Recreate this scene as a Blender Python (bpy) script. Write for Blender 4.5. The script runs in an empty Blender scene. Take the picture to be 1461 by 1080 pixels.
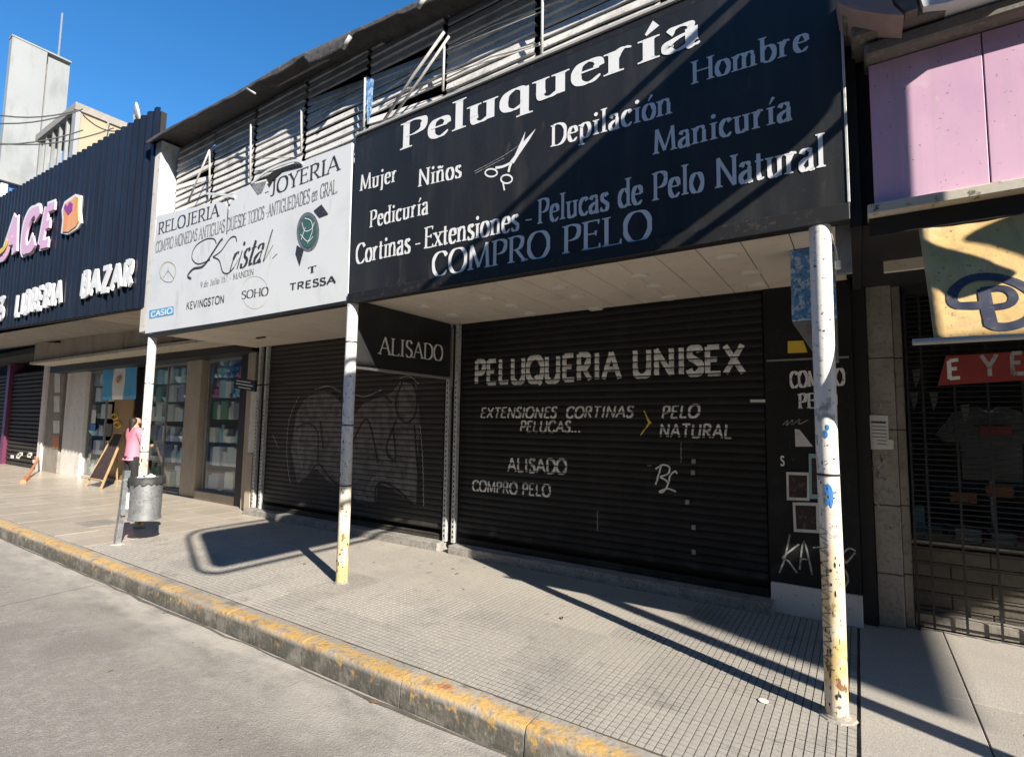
import bpy, bmesh, math, random
from mathutils import Vector, Matrix, noise
R = random.Random(7)
scn = bpy.context.scene
COL = scn.collection

# ------------------------------------------------------------------ camera
CF, YAW, PITCH, ROLL, CD, CH = 752.22, 0.5809, 0.0837, 0.0146, 3.582, 1.6
fw = Vector((-math.sin(YAW)*math.cos(PITCH), math.cos(YAW)*math.cos(PITCH), math.sin(PITCH)))
rt0 = Vector((math.cos(YAW), math.sin(YAW), 0)); up0 = rt0.cross(fw)
rt = rt0*math.cos(ROLL)+up0*math.sin(ROLL); up = up0*math.cos(ROLL)-rt0*math.sin(ROLL)
CAM = Vector((0, -CD, CH))
cd = bpy.data.cameras.new('camera'); cam = bpy.data.objects.new('camera', cd); COL.objects.link(cam)
cd.sensor_width = 36; cd.lens = CF/1461*36; cd.clip_end = 2000; cd.clip_start = 0.02
cam.matrix_world = Matrix(((rt.x, up.x, -fw.x, CAM.x), (rt.y, up.y, -fw.y, CAM.y), (rt.z, up.z, -fw.z, CAM.z), (0, 0, 0, 1)))
scn.camera = cam

def at(px, py, ax, val):
    """point of the plane x|y|z = val measured at a photograph position"""
    d = fw + rt*((px-730.5)/CF) - up*((py-540)/CF)
    i = 'xyz'.index(ax); t = (val-CAM[i])/d[i]
    return CAM + d*t

# ------------------------------------------------------------------ light
SUN = Vector((-1, .42, -.6)).normalized()
EL = math.asin(-SUN.z)
w = bpy.data.worlds.new('World'); scn.world = w; w.use_nodes = True
nt = w.node_tree; bg = nt.nodes['Background']
sky = nt.nodes.new('ShaderNodeTexSky'); sky.sky_type = 'NISHITA'; sky.sun_disc = False
sky.sun_elevation = EL; sky.sun_rotation = math.atan2(-SUN.x, -SUN.y)
sky.air_density = 1.0; sky.dust_density = 0.0; sky.ozone_density = 4.0; sky.altitude = 50
hs = nt.nodes.new('ShaderNodeHueSaturation'); hs.inputs['Saturation'].default_value = 1.25
nt.links.new(sky.outputs[0], hs.inputs['Color']); nt.links.new(hs.outputs[0], bg.inputs[0])
bg.inputs[1].default_value = 0.098
sl = bpy.data.lights.new('sun', 'SUN'); sl.energy = 5.0; sl.angle = math.radians(.5); sl.color = (1, .93, .82)
so = bpy.data.objects.new('sun', sl); COL.objects.link(so); so.location = (10, -10, 20)
so.rotation_euler = SUN.to_track_quat('-Z', 'Y').to_euler()
scn.view_settings.view_transform = 'Standard'; scn.view_settings.look = 'None'
scn.view_settings.exposure = 1.1; scn.view_settings.gamma = 1; scn.view_settings.use_curve_mapping = False

# ------------------------------------------------------------------ materials
def nn(nt, t, **k):
    n = nt.nodes.new(t)
    for a, b in k.items():
        setattr(n, a, b)
    return n
def srgb(r, g, b):
    f = lambda c: (c/255/12.92) if c/255 <= .04045 else ((c/255+.055)/1.055)**2.4
    return (f(r), f(g), f(b))
def mat(name, base, rough=.7, metal=0, layers=(), bump=(), rand=0, spec=.5, zband=None):
    """layers: (scale, lo, hi, colour, detail, stretch) noise masks over the base; bump: (scale, strength, distance)"""
    m = bpy.data.materials.new(name); m.use_nodes = True; nt = m.node_tree
    b = nt.nodes['Principled BSDF']; b.inputs['Roughness'].default_value = rough; b.inputs['Metallic'].default_value = metal
    b.inputs['Specular IOR Level'].default_value = spec
    L = nt.links.new
    geo = nn(nt, 'ShaderNodeNewGeometry')
    rgb = nn(nt, 'ShaderNodeRGB'); rgb.outputs[0].default_value = (*base, 1); cur = rgb.outputs[0]
    for i, ly in enumerate(layers):
        sc, lo, hi, c = ly[:4]; det = ly[4] if len(ly) > 4 else 5; st = ly[5] if len(ly) > 5 else (1, 1, 1)
        mp = nn(nt, 'ShaderNodeMapping'); mp.inputs['Scale'].default_value = st; mp.inputs['Location'].default_value = (i*3.7, i*1.3, i*2.1)
        L(geo.outputs['Position'], mp.inputs[0])
        nz = nn(nt, 'ShaderNodeTexNoise'); nz.inputs['Scale'].default_value = sc; nz.inputs['Detail'].default_value = det; nz.inputs['Roughness'].default_value = .6
        L(mp.outputs[0], nz.inputs['Vector'])
        mr = nn(nt, 'ShaderNodeMapRange'); mr.inputs[1].default_value = lo; mr.inputs[2].default_value = hi
        L(nz.outputs[0], mr.inputs[0]); fac = mr.outputs[0]
        if len(ly) > 6:
            for q in ly[6:]:
                z0, z1 = q[:2]; ax = q[2] if len(q) > 2 else 2
                sx = nn(nt, 'ShaderNodeSeparateXYZ'); L(geo.outputs['Position'], sx.inputs[0])
                m2 = nn(nt, 'ShaderNodeMapRange'); m2.inputs[1].default_value = z0; m2.inputs[2].default_value = z1; L(sx.outputs[ax], m2.inputs[0])
                mu = nn(nt, 'ShaderNodeMath', operation='MULTIPLY'); L(fac, mu.inputs[0]); L(m2.outputs[0], mu.inputs[1]); fac = mu.outputs[0]
        mx = nn(nt, 'ShaderNodeMix', data_type='RGBA'); L(fac, mx.inputs[0]); L(cur, mx.inputs[6]); mx.inputs[7].default_value = (*c, 1)
        cur = mx.outputs[2]
    if zband:
        sx = nn(nt, 'ShaderNodeSeparateXYZ'); L(geo.outputs['Position'], sx.inputs[0])
        dv = nn(nt, 'ShaderNodeMath', operation='MULTIPLY'); dv.inputs[1].default_value = 1/.075; L(sx.outputs[2], dv.inputs[0])
        fr = nn(nt, 'ShaderNodeMath', operation='FRACT'); L(dv.outputs[0], fr.inputs[0])
        pg = nn(nt, 'ShaderNodeMath', operation='PINGPONG'); pg.inputs[1].default_value = .5; L(fr.outputs[0], pg.inputs[0])
        mr = nn(nt, 'ShaderNodeMapRange'); mr.inputs[1].default_value = .10; mr.inputs[2].default_value = .05; L(pg.outputs[0], mr.inputs[0])
        mx = nn(nt, 'ShaderNodeMix', data_type='RGBA'); L(mr.outputs[0], mx.inputs[0]); L(cur, mx.inputs[6]); mx.inputs[7].default_value = (*zband, 1); cur = mx.outputs[2]
    if rand:
        oi = nn(nt, 'ShaderNodeObjectInfo'); mr = nn(nt, 'ShaderNodeMapRange'); mr.inputs[3].default_value = 1-rand; mr.inputs[4].default_value = 1+rand
        L(oi.outputs['Random'], mr.inputs[0]); h = nn(nt, 'ShaderNodeHueSaturation'); L(mr.outputs[0], h.inputs['Value']); L(cur, h.inputs['Color']); cur = h.outputs[0]
    L(cur, b.inputs['Base Color'])
    prev = None
    for sc, st, di in bump:
        nz = nn(nt, 'ShaderNodeTexNoise'); nz.inputs['Scale'].default_value = sc; nz.inputs['Detail'].default_value = 6; L(geo.outputs['Position'], nz.inputs['Vector'])
        bp = nn(nt, 'ShaderNodeBump'); bp.inputs['Strength'].default_value = st; bp.inputs['Distance'].default_value = di
        L(nz.outputs[0], bp.inputs['Height'])
        if prev: L(prev, bp.inputs['Normal'])
        prev = bp.outputs[0]
    if prev: L(prev, b.inputs['Normal'])
    return m

M = {}
M['road'] = mat('road_concrete', (.265, .238, .205), .88, layers=[(.9, .35, .7, (.20, .182, .16)), (14, .45, .75, (.35, .32, .28)), (90, .35, .7, (.18, .165, .145), 3), (3.1, .62, .72, (.14, .13, .12)), (.55, .54, .60, (.18, .163, .14), 9), (1.1, .62, .66, (.15, .14, .125), 9, (.3, 1, 1)), (18, .70, .73, (.05, .048, .045), 3), (5, .3, .6, (.40, .365, .31), 6, (.4, 1, 1), (-1.75, -1.2, 1)), (260, .55, .7, (.40, .37, .33), 2)], bump=[(70, .7, .008), (9, .25, .01)])
JD = (.10, .088, .072)
M['tile'] = mat('pavement_tile', (.355, .325, .28), .8, layers=[(1.2, .4, .7, (.31, .285, .25)), (.9, .5, .6, (.25, .23, .205), 8), (2.4, .6, .68, (.2, .185, .165), 8), (30, .4, .75, (.27, .245, .21)), (6, .6, .75, (.23, .21, .18)), (180, .5, .7, (.46, .43, .38), 2), (3, .0, .2, JD, 2, (1, 1, 1), (-.0030, -.0048))], bump=[(120, .35, .003)], rand=.07)
M['worn'] = mat('worn_pavement', (.35, .318, .27), .85, layers=[(1.5, .45, .7, (.31, .28, .24)), (.8, .5, .6, (.27, .25, .215), 8), (45, .35, .7, (.28, .255, .22)), (5, .62, .74, (.2, .185, .165)), (9, .68, .72, (.10, .09, .085), 3), (170, .5, .7, (.45, .41, .35), 2)], bump=[(60, .45, .005)], rand=.04)
M['cream'] = mat('cream_tile', (.50, .44, .36), .32, layers=[(1.1, .4, .7, (.43, .37, .3)), (25, .45, .75, (.38, .33, .27))], bump=[(20, .1, .003)], rand=.07)
M['slab'] = mat('concrete_slab', (.38, .345, .30), .85, layers=[(2, .4, .7, (.31, .28, .25)), (50, .4, .7, (.27, .25, .22)), (200, .5, .7, (.45, .42, .37), 2)], bump=[(90, .5, .004)], rand=.08)
M['mortar'] = mat('grout', (.085, .075, .062), .95, layers=[(12, .4, .7, (.14, .125, .1))])
YEL = (.52, .32, .10)
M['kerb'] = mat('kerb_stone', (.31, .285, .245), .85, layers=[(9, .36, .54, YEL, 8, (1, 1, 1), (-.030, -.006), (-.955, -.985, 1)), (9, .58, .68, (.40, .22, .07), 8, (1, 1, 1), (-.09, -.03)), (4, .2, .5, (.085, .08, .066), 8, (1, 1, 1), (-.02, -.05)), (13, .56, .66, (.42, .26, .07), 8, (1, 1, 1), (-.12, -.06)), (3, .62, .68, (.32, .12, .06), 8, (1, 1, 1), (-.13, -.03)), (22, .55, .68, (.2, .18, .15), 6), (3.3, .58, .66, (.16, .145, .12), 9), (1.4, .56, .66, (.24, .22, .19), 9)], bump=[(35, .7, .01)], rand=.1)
M['post'] = mat('post_paint', (.72, .70, .66), .5, layers=[(2.6, .30, .55, (.60, .42, .15), 7, (1, 1, 1), (1.5, .35)), (16, .57, .62, (.2, .1, .04), 7, (1, 1, .6), (1.9, .3)), (34, .61, .66, (.08, .06, .05), 6), (9, .60, .66, (.35, .34, .33), 6), (3, .5, .8, (.58, .56, .52))], bump=[(40, .4, .003)])
M['black_sign'] = mat('black_vinyl', (.013, .014, .016), .42, layers=[(1.3, .4, .75, (.026, .027, .028), 6, (1, 1, .4)), (2.2, .5, .72, (.034, .034, .033), 9, (2.5, 1, .35)), (7, .62, .72, (.045, .043, .04), 9, (1, 1, .3)), (60, .6, .75, (.035, .035, .035), 3)])
M['black_frame'] = mat('black_frame', (.012, .012, .013), .5, layers=[(25, .55, .7, (.04, .035, .03))])
M['white_sign'] = mat('white_vinyl', (.66, .68, .70), .45, layers=[(2, .5, .8, (.56, .58, .6)), (5, .62, .8, (.46, .44, .4), 6, (1, 1, .3))])
M['ink'] = mat('black_print', (.03, .03, .035), .5, layers=[(40, .55, .72, (.2, .2, .21))])
M['ink_grey'] = mat('faded_print', (.16, .16, .17), .5, layers=[(50, .45, .7, (.42, .43, .44))])
M['white_print'] = mat('white_print', (.74, .75, .76), .5, layers=[(20, .6, .75, (.5, .5, .5))])
M['white_paint'] = mat('brushed_white_paint', (.74, .73, .69), .6, zband=(.02, .02, .02), layers=[(38, .57, .7, (.08, .08, .08), 6, (1, 1, 2)), (9, .5, .75, (.3, .29, .27))])
M['white_paint2'] = mat('fresh_white_paint', (.78, .77, .74), .6, layers=[(45, .58, .68, (.1, .1, .1))])
M['shutter'] = mat('black_shutter', (.010, .0095, .0095), .55, spec=.3, layers=[(3, .5, .75, (.02, .019, .018), 6, (1, 1, 3)), (1.2, .5, .8, (.022, .021, .02), 8, (3, 1, .4)), (90, .64, .75, (.05, .045, .04), 3), (5, .5, .7, (.05, .046, .04), 8, (1, 1, 1), (.55, .1))], bump=[(2.5, .6, .02)], zband=(.004, .004, .004))
M['shutter_brown'] = mat('brown_shutter', (.040, .036, .032), .6, spec=.3, layers=[(4, .4, .7, (.042, .037, .032), 6, (.6, 1, 3)), (1.2, .5, .8, (.05, .044, .038), 8, (3, 1, .4)), (60, .62, .75, (.015, .013, .012), 3), (5, .5, .7, (.07, .062, .05), 8, (1, 1, 1), (.6, .1))], bump=[(2.5, .6, .02)], zband=(.006, .006, .005))
M['graf_fill'] = mat('grey_spray', (.17, .16, .148), .6, layers=[(7, .4, .65, (.07, .066, .06))], zband=(.008, .008, .007))
M['graf_line'] = mat('black_spray', (.012, .012, .012), .6)
M['graf_white'] = mat('white_spray', (.40, .40, .39), .6, layers=[(30, .45, .65, (.12, .12, .12))])
M['ceiling'] = mat('cream_ceiling', (.68, .60, .50), .6, layers=[(2.5, .5, .75, (.58, .5, .41)), (12, .62, .75, (.45, .38, .3))], rand=.03)
M['lamp_disc'] = mat('lamp_disc', (.72, .66, .58), .4)
M['wallblack'] = mat('black_wall', (.010, .010, .010), .65, layers=[(6, .5, .7, (.018, .018, .018)), (40, .64, .74, (.06, .06, .06))], spec=.3)
M['dark'] = mat('dark_interior', (.014, .013, .012), .8)
M['conc'] = mat('grey_concrete', (.30, .27, .235), .85, layers=[(4, .4, .7, (.22, .2, .17)), (30, .5, .7, (.16, .145, .12))], bump=[(50, .4, .005)])
M['step'] = mat('stone_step', (.34, .32, .29), .7, layers=[(6, .45, .7, (.2, .19, .17)), (40, .5, .7, (.14, .13, .12))], bump=[(50, .3, .003)])
M['white_wall'] = mat('white_wall', (.66, .64, .60), .7, layers=[(3, .5, .75, (.5, .47, .42), 7, (1, 1, .3)), (20, .6, .7, (.25, .23, .2))])
M['galv'] = mat('galvanised_metal', (.36, .37, .375), .42, .6, layers=[(9, .4, .7, (.24, .25, .255)), (30, .55, .68, (.15, .15, .15))], bump=[(15, .15, .004)])
M['slat'] = mat('louvre_metal', (.66, .65, .63), .55, .1, layers=[(5, .5, .75, (.42, .40, .37), 7, (1, 1, 3)), (2.1, .55, .75, (.26, .25, .235), 6, (1.2, 1, 1)), (3, .3, .7, (.16, .15, .14), 6, (1, 1, 2), (5.3, 5.9)), (30, .6, .72, (.12, .1, .09))])  # upper slats coloured darker for the overhang's shade as well as dirt
M['slat_white'] = mat('pale_bar', (.42, .41, .39), .5, layers=[(20, .55, .7, (.3, .27, .23))])
M['tarp'] = mat('dark_tarpaulin', (.075, .07, .065), .75, layers=[(5, .4, .7, (.04, .037, .035)), (20, .55, .75, (.13, .12, .11))], bump=[(18, .5, .02)])
M['navy'] = mat('navy_sheet', (.007, .010, .019), .45, .0, layers=[(2, .4, .7, (.010, .015, .03), 6, (1, 1, .3)), (60, .64, .75, (.05, .05, .06), 3)], spec=.35)
M['pinklet'] = mat('pink_letter', (.72, .44, .62), .45)
M['orange'] = mat('orange_plastic', (.85, .30, .08), .45, layers=[(6, .5, .6, (.8, .42, .16), 3, (1, 1, .2))])
M['purple'] = mat('purple_plastic', (.28, .04, .27), .45)
M['yellow'] = mat('yellow_plastic', (.75, .52, .05), .5)
M['beige'] = mat('beige_render', (.40, .345, .27), .8, layers=[(3, .45, .7, (.32, .27, .2), 7, (1, 1, .4)), (25, .6, .72, (.18, .15, .11))], bump=[(40, .3, .004)], rand=.06)
M['pinkpanel'] = mat('pink_panel', (.66, .40, .55), .55, layers=[(2.2, .4, .7, (.70, .47, .58), 7), (1.5, .5, .72, (.56, .34, .51), 6), (4, .5, .75, (.56, .38, .48), 8, (4, 1, .25)), (45, .68, .72, (.2, .12, .15), 3), (8, .62, .75, (.74, .54, .62), 8)], rand=.04)
M['cornice'] = mat('grey_cornice', (.17, .155, .135), .75, layers=[(5, .4, .7, (.11, .10, .085), 7, (.5, 1, 3)), (30, .55, .7, (.24, .22, .2))], bump=[(30, .4, .006)])
M['ledge'] = mat('cream_ledge', (.50, .46, .38), .7, layers=[(15, .58, .66, (.12, .09, .06), 7), (4, .5, .75, (.36, .32, .26))], bump=[(40, .3, .004)])
M['canvas'] = mat('faded_tan_canvas', (.64, .43, .17), .85, layers=[(4, .4, .65, (.54, .36, .14), 8), (14, .55, .75, (.42, .28, .12), 8), (2, .5, .75, (.68, .54, .32), 6), (5, .55, .75, (.38, .27, .14), 8, (3, 1, .5)), (45, .64, .7, (.15, .10, .06), 4)], bump=[(9, .35, .012), (25, .4, .004)])
M['navyprint'] = mat('navy_print', (.02, .025, .05), .6, layers=[(30, .55, .7, (.07, .07, .09))])
M['red'] = mat('red_board', (.26, .035, .03), .55, layers=[(12, .5, .7, (.3, .04, .03))])
M['blue_panel'] = mat('blue_peeling_film', (.09, .28, .62), .4, layers=[(22, .5, .56, (.45, .6, .78), 8), (40, .58, .62, (.02, .04, .09), 7), (3, .5, .6, (.05, .17, .42))], bump=[(40, .5, .004)])
M['grey_metal'] = mat('grey_sheet', (.26, .255, .245), .55, .2, layers=[(8, .5, .7, (.19, .18, .17))])
M['paper'] = mat('paper', (.62, .61, .58), .8, layers=[(10, .5, .7, (.5, .49, .46))])
M['flagblue'] = mat('flag_blue', (.08, .34, .62), .8)
M['flagwhite'] = mat('flag_white', (.7, .7, .68), .8)
M['wood'] = mat('wood_frame', (.42, .27, .13), .6, layers=[(30, .4, .7, (.3, .18, .08), 4, (1, 1, .1))])
M['board'] = mat('chalkboard', (.035, .022, .02), .7, layers=[(25, .55, .65, (.13, .08, .07))])
M['skin'] = mat('skin', (.42, .25, .17), .6)
M['pinkcloth'] = mat('pink_cloth', (.62, .21, .29), .8)
M['blackcloth'] = mat('black_cloth', (.012, .012, .015), .85)
M['hair'] = mat('dark_hair', (.02, .013, .01), .6)
M['tower'] = mat('white_tower_concrete', (.27, .275, .27), .8, layers=[(.12, .4, .7, (.225, .23, .23), 8), (.5, .5, .65, (.18, .185, .18), 7, (1, 1, .3))])
M['farbeige'] = mat('far_beige_wall', (.36, .285, .185), .8, layers=[(.5, .45, .7, (.29, .23, .15), 7)])
M['cable'] = mat('black_cable', (.03, .03, .03), .6)
M['perf'] = mat('punched_white_metal', (.55, .55, .53), .5, .1, layers=[(25, .5, .68, (.3, .29, .27))])
M['deepblue'] = mat('blue_cladding', (.03, .12, .32), .5)
M['rust'] = mat('orange_band', (.55, .2, .08), .6)
GOODS = {}
for n, c in dict(white=(.85, .85, .82), cyan=(.4, .7, .78), pink=(.75, .2, .38), yellow=(.75, .55, .05), blue=(.06, .2, .5), green=(.2, .38, .25), grey=(.3, .31, .33), red=(.5, .05, .06), lilac=(.42, .4, .6), purple=(.12, .02, .06)).items():
    GOODS[n] = mat('goods_'+n, c, .45)
def glassmat(name, tint=(.95, .98, .98), refl=.5):
    m = bpy.data.materials.new(name); m.use_nodes = True; nt = m.node_tree; nt.nodes.clear(); L = nt.links.new
    o = nn(nt, 'ShaderNodeOutputMaterial'); t = nn(nt, 'ShaderNodeBsdfTransparent'); t.inputs[0].default_value = (*tint, 1)
    g = nn(nt, 'ShaderNodeBsdfGlossy'); g.inputs['Roughness'].default_value = .03
    f = nn(nt, 'ShaderNodeFresnel'); f.inputs[0].default_value = 1.5
    mu = nn(nt, 'ShaderNodeMath', operation='MULTIPLY'); mu.inputs[1].default_value = refl; L(f.outputs[0], mu.inputs[0])
    mx = nn(nt, 'ShaderNodeMixShader'); L(mu.outputs[0], mx.inputs[0]); L(t.outputs[0], mx.inputs[1]); L(g.outputs[0], mx.inputs[2]); L(mx.outputs[0], o.inputs[0])
    return m
M['glass'] = glassmat('shop_glass', refl=.28)

# ------------------------------------------------------------------ object helpers
def origin(o):
    v = Vector((0, 0, 0))
    while o: v = v + Vector(o.location); o = o.parent
    return v
def tag(o, label=None, cat=None, group=None, kind=None):
    for k, v in (('label', label), ('category', cat), ('group', group), ('kind', kind)):
        if v: o[k] = v
    return o
def thing(name, loc, label, cat, group=None):
    o = bpy.data.objects.new(name, None); COL.objects.link(o); o.location = loc; o.empty_display_size = .1
    return tag(o, label, cat, group)
class MB:
    def __init__(s): s.v = []; s.f = []
    def add(s, vs, fs):
        n = len(s.v); s.v += [tuple(v) for v in vs]; s.f += [[i+n for i in f] for f in fs]; return s
    def quad(s, a, b, c, d): return s.add([a, b, c, d], [[0, 1, 2, 3]])
    def box(s, x0, x1, y0, y1, z0, z1, c=0):
        if x0 > x1: x0, x1 = x1, x0
        if y0 > y1: y0, y1 = y1, y0
        if z0 > z1: z0, z1 = z1, z0
        if c <= 0:
            v = [(x, y, z) for x in (x0, x1) for y in (y0, y1) for z in (z0, z1)]
            return s.add(v, [[0, 1, 3, 2], [4, 6, 7, 5], [0, 4, 5, 1], [2, 3, 7, 6], [0, 2, 6, 4], [1, 5, 7, 3]])
        bm = bmesh.new(); bmesh.ops.create_cube(bm, size=1)
        for v in bm.verts:
            v.co = Vector(((x0+x1)/2+v.co.x*(x1-x0), (y0+y1)/2+v.co.y*(y1-y0), (z0+z1)/2+v.co.z*(z1-z0)))
        bmesh.ops.bevel(bm, geom=bm.edges[:], offset=c, segments=1, affect='EDGES')
        bm.verts.index_update(); s.add([v.co[:] for v in bm.verts], [[v.index for v in f.verts] for f in bm.faces]); bm.free(); return s
    def tube(s, pts, r, n=8, cap=True):
        pts = [Vector(p) for p in pts]; rs = r if isinstance(r, (list, tuple)) else [r]*len(pts); b = len(s.v); ref = None
        for i, p in enumerate(pts):
            d = (pts[min(i+1, len(pts)-1)]-pts[max(i-1, 0)]).normalized()
            if ref is None: ref = d.orthogonal().normalized()
            u = (ref-d*ref.dot(d)); u = u.normalized() if u.length > 1e-6 else d.orthogonal().normalized(); ref = u; v = d.cross(u)
            for k in range(n):
                a = 2*math.pi*k/n; s.v.append(tuple(p+(u*math.cos(a)+v*math.sin(a))*rs[i]))
        for i in range(len(pts)-1):
            for k in range(n):
                k2 = (k+1) % n; s.f.append([b+i*n+k, b+i*n+k2, b+(i+1)*n+k2, b+(i+1)*n+k])
        if cap: s.f.append([b+k for k in range(n)][::-1]); s.f.append([b+(len(pts)-1)*n+k for k in range(n)])
        return s
    def lathe(s, c, prof, n=20, cap=True):
        b = len(s.v); c = Vector(c)
        for r, z in prof:
            for k in range(n):
                a = 2*math.pi*k/n; s.v.append((c.x+r*math.cos(a), c.y+r*math.sin(a), c.z+z))
        for i in range(len(prof)-1):
            for k in range(n):
                k2 = (k+1) % n; s.f.append([b+i*n+k, b+i*n+k2, b+(i+1)*n+k2, b+(i+1)*n+k])
        if cap: s.f.append([b+k for k in range(n)][::-1]); s.f.append([b+(len(prof)-1)*n+k for k in range(n)])
        return s
    def prism(s, pts, off):
        n = len(pts); off = Vector(off); p2 = [tuple(Vector(p)+off) for p in pts]
        return s.add([tuple(p) for p in pts]+p2, [list(range(n)), list(range(2*n-1, n-1, -1))]+[[i, i+n, (i+1) % n+n, (i+1) % n] for i in range(n)])
    def build(s, name, m, parent=None, smooth=False, **k):
        o0 = origin(parent); me = bpy.data.meshes.new(name)
        me.from_pydata([tuple(Vector(v)-o0) for v in s.v], [], s.f); me.materials.append(m); me.validate()
        bm = bmesh.new(); bm.from_mesh(me); bmesh.ops.recalc_face_normals(bm, faces=bm.faces[:]); bm.to_mesh(me); bm.free()
        if smooth:
            for p in me.polygons: p.use_smooth = True
            if smooth is not True: me.set_sharp_from_angle(angle=math.radians(smooth))
        o = bpy.data.objects.new(name, me); COL.objects.link(o)
        if parent: o.parent = parent
        return tag(o, **k)
def rebase(o):
    """top-level mesh: put its origin at its own base"""
    vs = [v.co for v in o.data.vertices]; c = Vector(((min(v.x for v in vs)+max(v.x for v in vs))/2, (min(v.y for v in vs)+max(v.y for v in vs))/2, min(v.z for v in vs)))
    for v in o.data.vertices: v.co -= c
    o.location = c; return o
def dup(o, parent=None, loc=None, **k):
    c = o.copy(); COL.objects.link(c)
    if parent: c.parent = parent
    if loc is not None: c.location = loc
    return tag(c, **k)
def dup_tree(o, loc, label=None):
    c = dup(o, None, loc, label=label)
    for ch in [x for x in bpy.data.objects if x.parent == o]:
        d = dup(ch, c)
        for g in [x for x in bpy.data.objects if x.parent == ch]: dup(g, d)
    return c

# ------------------------------------------------------------------ lettering: skeleton strokes drawn with a broad pen
X = .66
G = {}
def g(ch, w_, s_): G[ch] = (w_, [(t[0], [tuple(float(q) for q in p.split(',')) for p in t[1:].split()]) for t in s_.split(';') if t.strip()])
g('A', .76, 'F0.02,0 .38,1;E.38,1 .74,0;L.16,.36 .60,.36')
g('B', .62, 'S.1,0 .1,1;C.1,1 .32,1 .47,.93 .5,.76 .44,.6 .28,.54 .1,.535;C.1,.53 .34,.52 .52,.44 .57,.26 .5,.08 .32,.005 .1,0')
g('C', .72, 'C.68,.80 .58,.95 .4,1 .2,.93 .06,.72 .04,.48 .09,.22 .24,.03 .43,0 .6,.06 .7,.2')
g('D', .76, 'S.1,0 .1,1;C.1,1 .36,1 .58,.91 .71,.72 .72,.5 .7,.27 .57,.08 .36,0 .1,0')
g('E', .6, 'S.1,0 .1,1;L.1,.985 .53,.985;L.1,.53 .44,.53;L.1,.015 .56,.015;T.53,1 .53,.84;T.56,0 .57,.17;T.44,.62 .44,.44')
g('F', .56, 'S.1,0 .1,1;L.1,.985 .53,.985;L.1,.52 .43,.52;T.53,1 .53,.84;T.43,.62 .43,.43')
g('G', .78, 'C.68,.80 .58,.95 .4,1 .2,.93 .06,.72 .04,.48 .09,.22 .24,.03 .43,0 .58,.03 .69,.1;E.69,.08 .69,.42;L.5,.42 .7,.42')
g('H', .82, 'S.1,0 .1,1;S.72,0 .72,1;L.1,.52 .72,.52')
g('I', .3, 'S.15,0 .15,1')
g('J', .42, 'F.28,1 .28,.25;C.28,.25 .25,.04 .12,-.04 .02,.03')
g('K', .72, 'S.1,0 .1,1;E.1,.42 .6,1;E.26,.58 .66,0')
g('L', .58, 'S.1,0 .1,1;L.1,.015 .55,.015;T.55,0 .57,.18')
g('M', .98, 'F.1,0 .14,1;L.14,1 .48,.06;L.48,.06 .82,1;E.82,1 .87,0')
g('N', .84, 'F.12,0 .12,1;L.1,1 .72,0;E.72,0 .72,1')
g('O', .82, 'C.41,1 .2,.94 .06,.72 .04,.5 .06,.28 .2,.06 .41,0 .62,.06 .76,.28 .78,.5 .76,.72 .62,.94 .41,1')
g('P', .6, 'S.1,0 .1,1;C.1,.99 .34,.99 .52,.9 .55,.72 .48,.53 .3,.45 .1,.45')
g('Q', .82, 'C.41,1 .2,.94 .06,.72 .04,.5 .06,.28 .2,.06 .41,0 .62,.06 .76,.28 .78,.5 .76,.72 .62,.94 .41,1;L.45,.25 .74,-.12')
g('R', .68, 'S.1,0 .1,1;C.1,.99 .34,.99 .52,.9 .54,.73 .46,.55 .3,.48 .1,.48;E.3,.48 .64,0')
g('S', .54, 'C.47,.83 .4,.96 .26,1 .12,.94 .07,.78 .13,.62 .28,.53 .43,.42 .5,.25 .43,.07 .27,0 .12,.04 .04,.19')
g('T', .68, 'F.34,0 .34,1;L.03,.985 .65,.985;T.035,1 .03,.82;T.645,1 .65,.82')
g('U', .8, 'F.12,1 .12,.34;C.12,.34 .16,.1 .28,.01 .4,0 .53,.01 .65,.1 .69,.34;E.69,.34 .69,1')
g('V', .74, 'F.03,1 .37,0;E.37,0 .71,1')
g('W', 1.04, 'F.03,1 .3,0;L.3,0 .52,.95;L.52,.95 .74,0;E.74,0 1.01,1')
g('X', .72, 'S.05,1 .67,0;S.05,0 .66,1')
g('Y', .7, 'F.35,0 .35,.48;E.35,.45 .04,1;E.35,.45 .66,1')
g('Z', .66, 'L.06,.985 .6,.985;L.6,.98 .05,.02;L.05,.015 .61,.015;T.07,1 .06,.83;T.61,0 .62,.18')
g('a', .48, 'C.07,.53 .14,.63 .25,.655 .35,.6 .37,.46;L.37,.5 .37,.1;C.37,.12 .385,.02 .43,0 .48,.03;C.37,.4 .2,.35 .07,.25 .05,.12 .13,.01 .24,.02 .37,.13')
g('b', .56, 'E.1,.04 .1,1.05;C.1,.52 .2,.63 .32,.65 .45,.57 .51,.36 .46,.12 .33,0 .2,.01 .1,.1')
g('c', .45, 'C.41,.54 .33,.64 .22,.65 .1,.54 .05,.34 .09,.12 .22,0 .34,.02 .43,.13')
g('d', .57, 'S.46,0 .46,1.05;C.46,.52 .37,.63 .25,.65 .11,.54 .05,.31 .1,.1 .22,0 .34,.02 .46,.13')
g('e', .48, 'L.06,.37 .43,.37;C.43,.38 .41,.54 .34,.63 .24,.655 .12,.58 .05,.36 .09,.13 .2,.01 .33,.015 .45,.13')
g('f', .34, 'F.14,0 .14,.8;C.14,.78 .17,.97 .26,1.05 .38,1;L.02,.63 .31,.63')
g('h', .6, 'S.1,0 .1,1.05;C.1,.5 .2,.62 .31,.65 .42,.6 .46,.45;E.46,.48 .46,0')
g('i', .28, 'S.14,0 .14,.65;O.14,.9')
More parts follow.
